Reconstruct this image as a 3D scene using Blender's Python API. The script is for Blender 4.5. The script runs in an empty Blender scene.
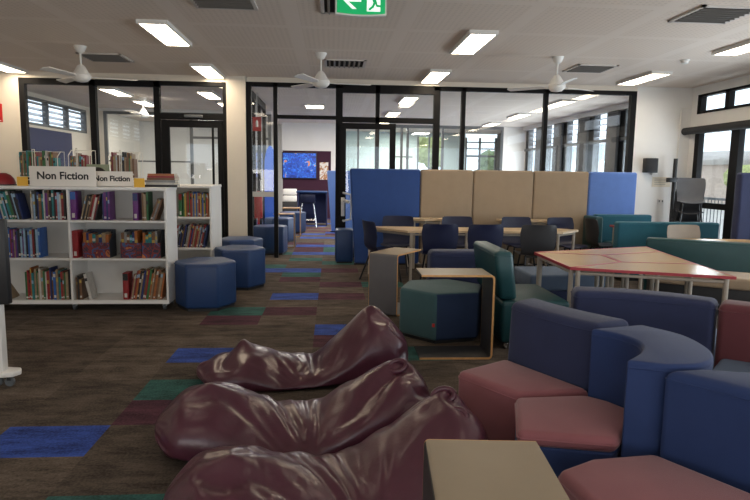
import bpy, bmesh, math, random
from mathutils import Vector, Matrix, noise
random.seed(7)
PI = math.pi
sc = bpy.context.scene
COL = sc.collection

# ------------------------------------------------------------------ camera
FPX, EYE, ROLL, VPX, VPY = 600.0, 1.5, math.radians(0.8), 332, 173
def cam_basis():
    x, y = VPX - 375, 250 - VPY
    c, s = math.cos(ROLL), math.sin(ROLL)
    xu, yu = c * x - s * y, s * x + c * y
    p = math.atan2(yu, FPX)
    a = math.atan2(-xu * math.cos(p), FPX)
    r = Vector((math.cos(a), -math.sin(a), 0))
    f = Vector((math.sin(a) * math.cos(p), math.cos(a) * math.cos(p), -math.sin(p)))
    u = r.cross(f)
    return c * r + s * u, -s * r + c * u, f
CR, CU, CF = cam_basis()
C0 = Vector((0, 0, EYE))
cd = bpy.data.cameras.new('camera')
cam = bpy.data.objects.new('camera', cd)
COL.objects.link(cam)
cd.sensor_width = 36
cd.lens = FPX * 36 / 750
cd.clip_start = 0.05
cd.clip_end = 300
cam.matrix_world = Matrix(((CR.x, CU.x, -CF.x, C0.x), (CR.y, CU.y, -CF.y, C0.y), (CR.z, CU.z, -CF.z, C0.z), (0, 0, 0, 1)))
sc.camera = cam
def ray(px, py):
    return (px - 375) / FPX * CR + (250 - py) / FPX * CU + CF
def G(px, py, z=0.0):            # where the sight line through a photo point meets the level z
    d = ray(px, py)
    return C0 + d * ((z - EYE) / d.z)
def A(px, py, Y):                # ... meets the depth Y
    d = ray(px, py)
    return C0 + d * (Y / d.y)

# ------------------------------------------------------------------ materials
MATS = {}
def nd(nt, t, **kw):
    n = nt.nodes.new(t)
    for k, v in kw.items():
        if k in n.inputs:
            n.inputs[k].default_value = v
        else:
            setattr(n, k, v)
    return n
def mat(name, col, rough=0.6, var=0.12, scale=6.0, bump=0.0, bscale=120.0, metal=0.0, spec=0.4, sheen=0.0, stretch=None, coat=0.0):
    if name in MATS:
        return MATS[name]
    m = bpy.data.materials.new(name)
    m.use_nodes = True
    nt = m.node_tree
    b = nt.nodes['Principled BSDF']
    b.inputs['Roughness'].default_value = rough
    b.inputs['Metallic'].default_value = metal
    b.inputs['Specular IOR Level'].default_value = spec
    if sheen:
        b.inputs['Sheen Weight'].default_value = sheen
        b.inputs['Sheen Roughness'].default_value = 0.4
    if coat:
        b.inputs['Coat Weight'].default_value = coat
        b.inputs['Coat Roughness'].default_value = 0.15
    tc = nd(nt, 'ShaderNodeTexCoord')
    src = tc.outputs['Object']
    if stretch:
        mp = nd(nt, 'ShaderNodeMapping')
        mp.inputs['Scale'].default_value = stretch
        nt.links.new(src, mp.inputs['Vector'])
        src = mp.outputs['Vector']
    nz = nd(nt, 'ShaderNodeTexNoise', Scale=scale, Detail=5.0, Roughness=0.6)
    nt.links.new(src, nz.inputs['Vector'])
    mr = nd(nt, 'ShaderNodeMapRange')
    mr.inputs['From Min'].default_value = 0.3
    mr.inputs['From Max'].default_value = 0.7
    mr.inputs['To Min'].default_value = 1 - var
    mr.inputs['To Max'].default_value = 1 + var
    nt.links.new(nz.outputs['Fac'], mr.inputs['Value'])
    mx = nd(nt, 'ShaderNodeMix', data_type='RGBA', blend_type='MULTIPLY')
    mx.inputs[0].default_value = 1.0
    mx.inputs[6].default_value = (*col, 1)
    nt.links.new(mr.outputs['Result'], mx.inputs[7])
    nt.links.new(mx.outputs[2], b.inputs['Base Color'])
    if bump:
        n2 = nd(nt, 'ShaderNodeTexNoise', Scale=bscale, Detail=3.0)
        nt.links.new(tc.outputs['Object'], n2.inputs['Vector'])
        bp = nd(nt, 'ShaderNodeBump', Strength=bump, Distance=0.01)
        nt.links.new(n2.outputs['Fac'], bp.inputs['Height'])
        nt.links.new(bp.outputs['Normal'], b.inputs['Normal'])
    MATS[name] = m
    return m
def emit(name, col, st):
    if name in MATS:
        return MATS[name]
    m = bpy.data.materials.new(name)
    m.use_nodes = True
    nt = m.node_tree
    b = nt.nodes['Principled BSDF']
    b.inputs['Base Color'].default_value = (*[min(0.8, c) for c in col], 1)
    b.inputs['Emission Color'].default_value = (*col, 1)
    b.inputs['Emission Strength'].default_value = st
    MATS[name] = m
    return m
def glass_mat(name, tint=(0.93, 0.96, 0.96), refl=0.07):
    m = bpy.data.materials.new(name)
    m.use_nodes = True
    nt = m.node_tree
    nt.nodes.clear()
    o = nd(nt, 'ShaderNodeOutputMaterial')
    tr = nd(nt, 'ShaderNodeBsdfTransparent', Color=(*tint, 1))
    gl = nd(nt, 'ShaderNodeBsdfGlossy', Roughness=0.02, Color=(1, 1, 1, 1))
    lw = nd(nt, 'ShaderNodeLayerWeight', Blend=0.12)
    ad = nd(nt, 'ShaderNodeMath', operation='MULTIPLY_ADD')
    ad.inputs[1].default_value = 0.5
    ad.inputs[2].default_value = refl
    nt.links.new(lw.outputs['Fresnel'], ad.inputs[0])
    mx = nd(nt, 'ShaderNodeMixShader')
    nt.links.new(ad.outputs[0], mx.inputs[0])
    nt.links.new(tr.outputs[0], mx.inputs[1])
    nt.links.new(gl.outputs[0], mx.inputs[2])
    nt.links.new(mx.outputs[0], o.inputs['Surface'])
    return m
GLASS = glass_mat('glass', (0.97, 0.985, 0.985), 0.045)

def carpet(name, col, col2):
    m = bpy.data.materials.new(name)
    m.use_nodes = True
    nt = m.node_tree
    b = nt.nodes['Principled BSDF']
    b.inputs['Roughness'].default_value = 0.95
    b.inputs['Specular IOR Level'].default_value = 0.15
    tc = nd(nt, 'ShaderNodeTexCoord')
    mp = nd(nt, 'ShaderNodeMapping')
    mp.inputs['Scale'].default_value = (1.5, 4.2, 1)
    nt.links.new(tc.outputs['Object'], mp.inputs['Vector'])
    n1 = nd(nt, 'ShaderNodeTexNoise', Scale=2.2, Detail=8.0, Roughness=0.72)
    nt.links.new(mp.outputs['Vector'], n1.inputs['Vector'])
    n2 = nd(nt, 'ShaderNodeTexNoise', Scale=70.0, Detail=3.0)
    nt.links.new(tc.outputs['Object'], n2.inputs['Vector'])
    ad = nd(nt, 'ShaderNodeMath', operation='MULTIPLY_ADD')
    ad.inputs[1].default_value = 0.45
    nt.links.new(n2.outputs['Fac'], ad.inputs[0])
    nt.links.new(n1.outputs['Fac'], ad.inputs[2])
    rp = nd(nt, 'ShaderNodeValToRGB')
    rp.color_ramp.elements[0].position = 0.55
    rp.color_ramp.elements[0].color = (*col, 1)
    rp.color_ramp.elements[1].position = 0.95
    rp.color_ramp.elements[1].color = (*col2, 1)
    nt.links.new(ad.outputs[0], rp.inputs['Fac'])
    nt.links.new(rp.outputs['Color'], b.inputs['Base Color'])
    bp = nd(nt, 'ShaderNodeBump', Strength=0.35, Distance=0.01)
    nt.links.new(n2.outputs['Fac'], bp.inputs['Height'])
    nt.links.new(bp.outputs['Normal'], b.inputs['Normal'])
    return m

def ceiling_mat():
    m = bpy.data.materials.new('perforated_ceiling')
    m.use_nodes = True
    nt = m.node_tree
    b = nt.nodes['Principled BSDF']
    b.inputs['Roughness'].default_value = 0.9
    tc = nd(nt, 'ShaderNodeTexCoord')
    sp = nd(nt, 'ShaderNodeSeparateXYZ')
    nt.links.new(tc.outputs['Object'], sp.inputs[0])
    def stripe(out, period, width, off):
        a = nd(nt, 'ShaderNodeMath', operation='ADD'); a.inputs[1].default_value = off
        nt.links.new(out, a.inputs[0])
        d = nd(nt, 'ShaderNodeMath', operation='DIVIDE'); d.inputs[1].default_value = period
        nt.links.new(a.outputs[0], d.inputs[0])
        f = nd(nt, 'ShaderNodeMath', operation='FRACT')
        nt.links.new(d.outputs[0], f.inputs[0])
        l = nd(nt, 'ShaderNodeMath', operation='LESS_THAN'); l.inputs[1].default_value = width
        nt.links.new(f.outputs[0], l.inputs[0])
        return l.outputs[0]
    def op(o, a, b2):
        n = nd(nt, 'ShaderNodeMath', operation=o)
        nt.links.new(a, n.inputs[0]); nt.links.new(b2, n.inputs[1])
        return n.outputs[0]
    X, Y = sp.outputs[0], sp.outputs[1]
    plain = op('MAXIMUM', stripe(X, 1.2, 0.13, 0.5), stripe(Y, 1.2, 0.10, 0.3))
    hole = op('MULTIPLY', stripe(X, 0.06, 0.42, 0), stripe(Y, 0.06, 0.42, 0))
    inv = nd(nt, 'ShaderNodeMath', operation='SUBTRACT'); inv.inputs[0].default_value = 1.0
    nt.links.new(plain, inv.inputs[1])
    hole = op('MULTIPLY', hole, inv.outputs[0])
    mx = nd(nt, 'ShaderNodeMix', data_type='RGBA')
    nt.links.new(plain, mx.inputs[0])
    mx.inputs[6].default_value = (0.76, 0.665, 0.585, 1)
    mx.inputs[7].default_value = (0.785, 0.695, 0.62, 1)
    m2 = nd(nt, 'ShaderNodeMix', data_type='RGBA')
    nt.links.new(hole, m2.inputs[0])
    nt.links.new(mx.outputs[2], m2.inputs[6])
    m2.inputs[7].default_value = (0.67, 0.585, 0.51, 1)
    nt.links.new(m2.outputs[2], b.inputs['Base Color'])
    return m

def art_mat(name, cols, scale, emis=0.0, seed=0.0):
    m = bpy.data.materials.new(name)
    m.use_nodes = True
    nt = m.node_tree
    b = nt.nodes['Principled BSDF']
    b.inputs['Roughness'].default_value = 0.45
    tc = nd(nt, 'ShaderNodeTexCoord')
    mp = nd(nt, 'ShaderNodeMapping')
    mp.inputs['Location'].default_value = (seed, seed * 1.7, seed * 0.3)
    nt.links.new(tc.outputs['Object'], mp.inputs['Vector'])
    n = nd(nt, 'ShaderNodeTexNoise', Scale=scale, Detail=2.0, Distortion=1.2)
    nt.links.new(mp.outputs['Vector'], n.inputs['Vector'])
    rp = nd(nt, 'ShaderNodeValToRGB')
    rp.color_ramp.interpolation = 'CONSTANT'
    e = rp.color_ramp.elements
    while len(e) < len(cols):
        e.new(0.5)
    for i, c in enumerate(cols):
        e[i].position = 0.3 + 0.4 * i / len(cols) if i else 0.0
        e[i].color = (*c, 1)
    nt.links.new(n.outputs['Fac'], rp.inputs['Fac'])
    nt.links.new(rp.outputs['Color'], b.inputs['Base Color'])
    if emis:
        nt.links.new(rp.outputs['Color'], b.inputs['Emission Color'])
        b.inputs['Emission Strength'].default_value = emis
    return m

WALL = mat('warm_white_paint', (0.74, 0.68, 0.59), 0.75, 0.03, 2.0)
WALLW = mat('white_paint', (0.78, 0.77, 0.75), 0.75, 0.03, 2.0)
FRAME = mat('black_aluminium', (0.008, 0.008, 0.009), 0.6, 0.1, 8, spec=0.15)
GREYF = mat('grey_aluminium', (0.10, 0.11, 0.12), 0.45, 0.1, 8)
WHITE = mat('white_laminate', (0.78, 0.77, 0.74), 0.45, 0.03, 4)
WHITEM = mat('white_metal', (0.78, 0.77, 0.74), 0.4, 0.03, 4)
CHROME = mat('chrome', (0.75, 0.75, 0.76), 0.18, 0.05, 4, metal=1.0)
BLACK = mat('black_plastic', (0.018, 0.018, 0.02), 0.45, 0.1, 8)
BLACKM = mat('black_steel', (0.012, 0.012, 0.014), 0.4, 0.1, 8)
LEGM = mat('beige_steel', (0.42, 0.37, 0.31), 0.45, 0.05, 6)
BLUEV = mat('blue_vinyl', (0.016, 0.046, 0.140), 0.42, 0.08, 5, 0.08, 300)
BLUEF = mat('blue_fabric', (0.027, 0.072, 0.25), 0.85, 0.07, 5, 0.2, 400, sheen=0.2)
BLUEL = mat('bright_blue_fabric', (0.12, 0.23, 0.60), 0.85, 0.05, 5, 0.2, 400, sheen=0.2)
NAVYF = mat('navy_fabric', (0.021, 0.029, 0.080), 0.8, 0.07, 5, 0.2, 500, sheen=0.12)
ROYALF = mat('royal_blue_fabric', (0.014, 0.033, 0.115), 0.8, 0.07, 5, 0.2, 500, sheen=0.12)
MAUVE = mat('dusty_red_fabric', (0.245, 0.086, 0.098), 0.85, 0.06, 5, 0.2, 500, sheen=0.3)
MAROON = mat('maroon_fabric', (0.12, 0.032, 0.040), 0.85, 0.06, 5, 0.2, 500, sheen=0.25)
BEIGEF = mat('beige_fabric', (0.36, 0.275, 0.19), 0.85, 0.05, 5, 0.2, 400, sheen=0.2)
TEALV = mat('dark_teal_vinyl', (0.012, 0.060, 0.068), 0.38, 0.08, 5, 0.06, 300)
TEALF = mat('teal_fabric', (0.014, 0.105, 0.155), 0.8, 0.07, 5, 0.2, 400, sheen=0.2)
TEALG = mat('green_teal_fabric', (0.045, 0.105, 0.115), 0.8, 0.07, 5, 0.2, 400, sheen=0.2)
SLATE = mat('slate_blue_fabric', (0.10, 0.14, 0.21), 0.8, 0.07, 5, 0.2, 400)
CHNAVY = mat('navy_polypropylene', (0.008, 0.012, 0.045), 0.45, 0.08, 5)
CHCHAR = mat('charcoal_polypropylene', (0.035, 0.035, 0.038), 0.45, 0.08, 5)
CHGREY = mat('grey_polypropylene', (0.14, 0.15, 0.17), 0.5, 0.08, 5)
CHTAUPE = mat('taupe_polypropylene', (0.36, 0.31, 0.26), 0.5, 0.08, 5)
MAPLE = mat('pale_wood_laminate', (0.56, 0.38, 0.19), 0.25, 0.08, 5, stretch=(1.5, 14, 1))
MAPLEP = mat('cream_wood_laminate', (0.60, 0.46, 0.30), 0.35, 0.06, 5, stretch=(1.5, 14, 1))
REDEDGE = mat('red_edging', (0.40, 0.045, 0.06), 0.4, 0.05, 5)
PLY = mat('plywood_edge', (0.62, 0.34, 0.13), 0.5, 0.12, 30)
GREYLAM = mat('grey_laminate', (0.13, 0.125, 0.13), 0.5, 0.06, 5)
TANLAM = mat('tan_grey_laminate', (0.27, 0.215, 0.145), 0.45, 0.04, 5)
BLACKLAM = mat('black_laminate', (0.03, 0.03, 0.032), 0.5, 0.06, 5)
LEATHER = mat('plum_leatherette', (0.070, 0.019, 0.033), 0.30, 0.10, 7, 0.10, 55, spec=0.55)
PAPER = mat('book_pages', (0.72, 0.66, 0.54), 0.9, 0.06, 40)
STICK = mat('white_sticker', (0.55, 0.53, 0.49), 0.7, 0.03, 10)
LAMP = emit('lamp_diffuser', (1.0, 0.82, 0.60), 21.0)
YELLOW = mat('yellow_card', (0.78, 0.45, 0.06), 0.7, 0.05, 10)
RED = mat('red_paint', (0.55, 0.02, 0.02), 0.4, 0.05, 8)
GREEN = mat('exit_green', (0.0, 0.33, 0.10), 0.5, 0.03, 5)
WIRE = mat('pale_wire', (0.72, 0.68, 0.6), 0.4, 0.05, 5)
INK = mat('black_ink', (0.02, 0.02, 0.022), 0.7, 0.05, 5)
PURPLEW = mat('purple_pinboard', (0.045, 0.012, 0.03), 0.9, 0.1, 20)
PINNAVY = mat('navy_pinboard', (0.03, 0.04, 0.11), 0.9, 0.1, 20)
DARKBL = mat('charcoal_blind', (0.032, 0.034, 0.038), 0.8, 0.08, 5)

# ------------------------------------------------------------------ shape helpers
def merge(bm, t):
    me = bpy.data.meshes.new('tmp')
    t.to_mesh(me); t.free()
    bm.from_mesh(me)
    bpy.data.meshes.remove(me)
def soften(t, bevel, seg):
    if bevel > 0:
        bmesh.ops.bevel(t, geom=list(t.edges), offset=bevel, segments=seg, profile=0.5, affect='EDGES', clamp_overlap=True)
def box(bm, x0, x1, y0, y1, z0, z1, bevel=0.0, seg=2, mi=0):
    t = bmesh.new()
    bmesh.ops.create_cube(t, size=1)
    for v in t.verts:
        v.co = Vector(((x0 + x1) / 2 + v.co.x * (x1 - x0), (y0 + y1) / 2 + v.co.y * (y1 - y0), (z0 + z1) / 2 + v.co.z * (z1 - z0)))
    soften(t, bevel, seg)
    for f in t.faces:
        f.material_index = mi
    merge(bm, t)
    return bm
def B(*a, **k):
    return box(bmesh.new(), *a, **k)
def prism(bm, poly, z0, z1, bevel=0.0, seg=3, mi=0, lean=(0, 0)):
    t = bmesh.new()
    ar = sum(poly[i][0] * poly[(i + 1) % len(poly)][1] - poly[(i + 1) % len(poly)][0] * poly[i][1] for i in range(len(poly)))
    if ar < 0:
        poly = list(poly)[::-1]
    lo = [t.verts.new((p[0], p[1], z0)) for p in poly]
    hi = [t.verts.new((p[0] + lean[0], p[1] + lean[1], z1)) for p in poly]
    n = len(poly)
    t.faces.new(lo[::-1]); t.faces.new(hi)
    for i in range(n):
        t.faces.new((lo[i], lo[(i + 1) % n], hi[(i + 1) % n], hi[i]))
    if bevel > 0:
        t.normal_update()
        ge = [e for e in t.edges if e.calc_face_angle(0) > 0.62]
        bmesh.ops.bevel(t, geom=ge, offset=bevel, segments=seg, profile=0.5, affect='EDGES', clamp_overlap=True)
    for f in t.faces:
        f.material_index = mi
    merge(bm, t)
    return bm
def P(*a, **k):
    return prism(bmesh.new(), *a, **k)
def tube(bm, pts, r, seg=10, mi=0):
    pts = [Vector(p) for p in pts]
    rings = []
    up = None
    for i, p in enumerate(pts):
        d = ((pts[min(i + 1, len(pts) - 1)] - p).normalized() + (p - pts[max(i - 1, 0)]).normalized()).normalized()
        if up is None:
            up = d.orthogonal().normalized()
        up = (up - d * up.dot(d)).normalized()
        s = d.cross(up)
        rings.append([bm.verts.new(p + (math.cos(2 * PI * k / seg) * up + math.sin(2 * PI * k / seg) * s) * r) for k in range(seg)])
    for a, b in zip(rings, rings[1:]):
        for k in range(seg):
            f = bm.faces.new((a[k], a[(k + 1) % seg], b[(k + 1) % seg], b[k])); f.material_index = mi
    f = bm.faces.new(rings[0][::-1]); f.material_index = mi
    f = bm.faces.new(rings[-1]); f.material_index = mi
    return bm
def T(pts, r, seg=10):
    return tube(bmesh.new(), pts, r, seg)
def lathe(bm, prof, seg=24, c=(0, 0, 0), mi=0, axis='z'):
    rings = []
    for r, z in prof:
        ring = []
        for k in range(seg):
            a = 2 * PI * k / seg
            v = (r * math.cos(a), r * math.sin(a), z)
            if axis == 'x': v = (v[2], v[0], v[1])
            if axis == 'y': v = (v[0], v[2], v[1])
            ring.append(bm.verts.new((c[0] + v[0], c[1] + v[1], c[2] + v[2])))
        rings.append(ring)
    for a, b in zip(rings, rings[1:]):
        for k in range(seg):
            f = bm.faces.new((a[k], a[(k + 1) % seg], b[(k + 1) % seg], b[k])); f.material_index = mi
    for rg in (rings[0][::-1], rings[-1]):
        f = bm.faces.new(rg); f.material_index = mi
    bmesh.ops.recalc_face_normals(bm, faces=list(bm.faces))
    return bm
def obj(name, bm, mats, parent=None, loc=None, smooth=38):
    me = bpy.data.meshes.new(name)
    bm.to_mesh(me); bm.free()
    if not isinstance(mats, (list, tuple)):
        mats = [mats]
    for m in mats:
        me.materials.append(m)
    for p in me.polygons:
        p.use_smooth = True
    me.set_sharp_from_angle(angle=math.radians(smooth))
    o = bpy.data.objects.new(name, me)
    COL.objects.link(o)
    if parent is not None:
        o.parent = parent
    if loc is not None:
        o.location = loc
    return o
def tag(o, label, cat, group=None, kind=None):
    o['label'] = label
    o['category'] = cat
    if group: o['group'] = group
    if kind: o['kind'] = kind
    return o
def thing(name, label, cat, loc=(0, 0, 0), rotz=0.0, group=None):
    o = bpy.data.objects.new(name, None)
    o.empty_display_size = 0.1
    COL.objects.link(o)
    o.location = loc
    o.rotation_euler = (0, 0, rotz)
    return tag(o, label, cat, group)
def struct(name, bm, m, parent=None):
    o = obj(name, bm, m, parent)
    if parent is None:
        o['kind'] = 'structure'
    return o
def dup(root, loc, rotz=0.0, label=None, group=None):
    r = root.copy(); COL.objects.link(r)
    r.location = loc; r.rotation_euler = (0, 0, rotz)
    if label: r['label'] = label
    if group: r['group'] = group
    for ch in list(root.children):
        c = ch.copy(); COL.objects.link(c); c.parent = r
        for g in list(ch.children):
            d = g.copy(); COL.objects.link(d); d.parent = c
    return r
def rel(poly, c):
    return [(p[0] - c[0], p[1] - c[1]) for p in poly]
def cent(poly):
    return (sum(p[0] for p in poly) / len(poly), sum(p[1] for p in poly) / len(poly), 0)
def recolour(root, part_name, m):
    for ch in root.children:
        if ch.name.split('.')[0] == part_name:
            ch.data = ch.data.copy()
            ch.data.materials[0] = m

# ------------------------------------------------------------------ the setting
XL, XR, YG, YF, CEIL = -6.3, 6.45, 10.6, 19.9, 3.1
YB, YFF = -1.6, 23.5
# floor of carpet tiles
PX_, PY_, FX0, FY0 = 0.57, 0.395, -0.16, 3.10
mats_floor = [carpet('carpet_brown', (0.034, 0.026, 0.021), (0.135, 0.108, 0.085)),
              carpet('carpet_blue', (0.018, 0.030, 0.115), (0.060, 0.125, 0.50)),
              carpet('carpet_teal', (0.018, 0.045, 0.042), (0.055, 0.175, 0.155)),
              carpet('carpet_purple', (0.035, 0.014, 0.020), (0.12, 0.048, 0.070)),
              carpet('carpet_brown_light', (0.044, 0.034, 0.027), (0.175, 0.14, 0.11))]
tiles = {(-3, 0): 1, (-2, 4): 1, (-2, 2): 2, (-2, 1): 3, (-2, -2): 2, (-2, 8): 2, (-2, 7): 3, (-1, 8): 3, (-1, 10): 1, (0, 10): 3,
         (0, 6): 1, (0, 5): 3, (1, 8): 1, (0, 12): 3, (-1, 13): 3, (-1, 14): 2, (-1, 15): 1, (-2, 15): 1, (0, 15): 3, (-2, 16): 2,
         (1, 12): 2, (1, 4): 2, (0, 17): 2, (-1, 18): 2, (-1, 20): 1, (0, 21): 2, (-1, 22): 3, (0, 23): 1, (-2, 20): 2}
rnd = random.Random(3)
bm = bmesh.new()
i0, i1 = -11, 11
j0, j1 = -12, 52
vv = {}
def fv(i, j):
    if (i, j) not in vv:
        vv[(i, j)] = bm.verts.new((min(max(FX0 + i * PX_, XL), XR), min(max(FY0 + j * PY_, YB), YFF), 0))
    return vv[(i, j)]
for i in range(i0, i1 + 1):
    for j in range(j0, j1):
        f = bm.faces.new((fv(i, j), fv(i + 1, j), fv(i + 1, j + 1), fv(i, j + 1)))
        k = tiles.get((i, j))
        if k is None:
            k = 0 if rnd.random() < 0.6 else 4
            if j > 18 and rnd.random() < 0.5:
                k = rnd.choice([1, 2, 3, 1, 3])
        f.material_index = k
struct('floor', bm, mats_floor)
struct('ceiling', B(XL - 0.2, XR + 0.2, YB - 0.2, YFF + 0.2, CEIL, CEIL + 0.15), ceiling_mat())
struct('wall_left', B(XL - 0.15, XL, YB, 11.9, 0, CEIL), WALL)
bm = bmesh.new()
box(bm, XL - 0.15, XR + 0.15, YB - 0.15, YB, 0, 0.8)
box(bm, XL - 0.15, XR + 0.15, YB - 0.15, YB, 2.5, CEIL)
for xa, xb in [(XL - 0.15, -5.4), (-1.9, -1.3), (2.2, 2.8), (6.0, XR + 0.15)]:  # piers between openings added to let fill light in from behind
    box(bm, xa, xb, YB - 0.15, YB, 0.8, 2.5)
struct('wall_front', bm, WALL)
# back wall pieces around the glazing
bm = bmesh.new()
box(bm, XL, -5.19, YG, YG + 0.12, 0, CEIL)
box(bm, -5.19, -1.79, YG, YG + 0.12, 3.0, CEIL)
struct('wall_back', bm, WALL)
struct('wall_back_right', B(5.42, XR, YG, YG + 0.14, 0, CEIL), WALLW)
struct('trim_1', B(-1.45, 5.42, YG, YG + 0.12, 3.02, CEIL), WALL)
struct('column_1', B(-1.79, -1.47, YG - 0.06, YG + 0.3, 0, CEIL), WALL)

def frame_set(bm, xs, y0, y1, z0, z1, w=0.08, beams=()):
    for x0, x1 in xs:
        box(bm, x0, x1, y0, y1, z0, z1)
    for x0, x1, za, zb in beams:
        box(bm, x0, x1, y0, y1, za, zb)
    return bm
def pane(parent, x0, x1, y, z0, z1):
    o = obj('pane', B(x0, x1, y - 0.004, y + 0.004, z0, z1), GLASS, parent)
    return o
# left glazing
y0, y1 = YG, YG + 0.1
bm = frame_set(bmesh.new(), [(-5.19, -5.10), (-4.06, -3.96), (-3.01, -2.91)], y0, y1, 0, 3.0,
               beams=[(-5.10, -2.91, 2.90, 3.0), (-5.10, -2.91, 0.0, 0.12)])
w1 = struct('window_1', bm, FRAME)
pane(w1, -5.10, -4.06, YG + 0.05, 0.12, 2.90)
pane(w1, -3.96, -3.01, YG + 0.05, 0.12, 2.90)
# glazed door with transom light
bm = frame_set(bmesh.new(), [(-1.86, -1.79)], y0, y1, 0, 3.0, beams=[(-2.91, -1.86, 2.93, 3.0), (-2.91, -1.86, 2.37, 2.47)])
d1 = struct('door_1', bm, FRAME)
pane(d1, -2.91, -1.86, YG + 0.05, 2.47, 2.93)
bm = bmesh.new()
for b_ in [(-2.90, -2.77, 0.02, 2.36), (-1.96, -1.87, 0.02, 2.36), (-2.77, -1.96, 2.24, 2.36), (-2.77, -1.96, 0.02, 0.25), (-2.06, -2.03, 0.25, 2.24)]:
    box(bm, min(b_[0], b_[1]), max(b_[0], b_[1]), YG + 0.02, YG + 0.08, b_[2], b_[3])
leaf = obj('door_leaf', bm, FRAME, d1)
pane(leaf, -2.77, -1.96, YG + 0.05, 0.25, 2.24)
obj('door_closer', B(-2.5, -2.2, YG - 0.05, YG, 2.40, 2.45, 0.008), GREYF, d1)
obj('door_handle', T([(-1.92, YG + 0.02, 0.9), (-1.92, YG - 0.05, 0.92), (-1.92, YG - 0.05, 1.28), (-1.92, YG + 0.02, 1.3)], 0.012), CHROME, leaf)
# right glazing
TR = 2.42
bm = frame_set(bmesh.new(), [(-1.47, -1.38), (-1.01, -0.94), (0.06, 0.18), (0.75, 0.82), (1.77, 1.88), (2.26, 2.33), (3.74, 3.81), (5.32, 5.42)], y0, y1, 0, 3.02,
               beams=[(-1.38, 5.32, 2.95, 3.02), (0.18, 1.77, 2.88, 2.95), (-0.94, 0.06, TR, TR + 0.06), (0.18, 1.77, TR - 0.04, TR + 0.05),
                      (1.88, 5.32, 0, 0.1)])
w2 = struct('window_2', bm, FRAME)
for x0, x1, z0, z1 in [(-1.38, -1.01, 0.0, 2.95), (-0.94, 0.06, TR + 0.06, 2.95), (0.18, 0.75, TR + 0.05, 2.88), (0.82, 1.77, TR + 0.05, 2.88),
                       (0.82, 1.77, 0.05, TR - 0.04), (1.88, 2.26, 0.1, 2.95), (2.33, 3.74, 0.1, 2.95), (3.81, 5.32, 0.1, 2.95)]:
    pane(w2, x0, x1, YG + 0.05, z0, z1)
obj('safety_strip', B(-1.38, -1.01, YG + 0.03, YG + 0.04, 1.07, 1.16), mat('frosted_strip', (0.6, 0.58, 0.55), 0.8, 0.05, 5), w2)
# sliding door leaf with a chunky handle
bm = bmesh.new()
yd0, yd1 = YG - 0.07, YG - 0.02
for b_ in [(0.13, 0.24, 0.02, TR - 0.06), (1.0, 1.1, 0.02, TR - 0.06), (0.24, 1.0, TR - 0.16, TR - 0.06), (0.24, 1.0, 0.02, 0.2)]:
    box(bm, b_[0], b_[1], yd0, yd1, b_[2], b_[3])
d2 = struct('door_2', bm, FRAME)
pane(d2, 0.24, 1.0, YG - 0.045, 0.2, TR - 0.16)
ha, hb = A(345, 193, YG - 0.15), A(345, 221, YG - 0.15)
bm = bmesh.new()
tube(bm, [(0.2, yd0, ha.z), (0.2, yd0 - 0.07, ha.z), (0.33, yd0 - 0.07, ha.z - 0.03), (0.33, yd0 - 0.07, hb.z + 0.03), (0.2, yd0 - 0.07, hb.z), (0.2, yd0, hb.z)], 0.018)
tube(bm, [(0.2, yd0 - 0.02, ha.z - 0.13), (0.3, yd0 - 0.06, ha.z - 0.16)], 0.03)
box(bm, 0.16, 0.22, yd0 - 0.02, yd0, hb.z + 0.08, ha.z - 0.08, 0.005)
obj('door_handle', bm, WHITEM, d2)

# side glazing along the passage
XS = -1.62
bm = bmesh.new()
for yy in (10.72, 11.7, 12.7, 13.7, 14.7):
    box(bm, XS - 0.04, XS + 0.04, yy, yy + 0.07, 0, 2.95)
box(bm, XS - 0.04, XS + 0.04, 10.72, 14.77, 2.95, CEIL)
box(bm, XS - 0.04, XS + 0.04, 10.72, 14.77, 0, 0.1)
w3 = struct('window_3', bm, FRAME)
for yy in (10.79, 11.77, 12.77, 13.77):
    obj('pane', B(XS - 0.004, XS + 0.004, yy, yy + 0.93, 0.1, 2.95), GLASS, w3)
# wall behind the left room and its glazing
YL = 16.4
bm = frame_set(bmesh.new(), [(-5.95, -5.87), (-4.45, -4.38), (-3.75, -3.68), (-2.55, -2.48), (-1.7, -1.62)], YL, YL + 0.08, 0, 2.95,
               beams=[(-5.95, -1.62, 2.95, 3.02), (-5.95, -1.62, 0, 0.1), (-5.87, -3.75, 1.72, 1.76), (-3.68, -1.7, 2.35, 2.41)])
w4 = struct('window_4', bm, GREYF)
for x0, x1 in [(-5.87, -4.45), (-4.38, -3.75), (-3.68, -2.55), (-2.48, -1.7)]:
    pane(w4, x0, x1, YL + 0.04, 0.1, 2.95)
struct('trim_2', B(XL, -1.62, YL, YL + 0.1, 3.02, CEIL), WALLW)
struct('wall_mid', B(XL, -5.95, YL, YL + 0.1, 0, 3.02), WALL)
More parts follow.
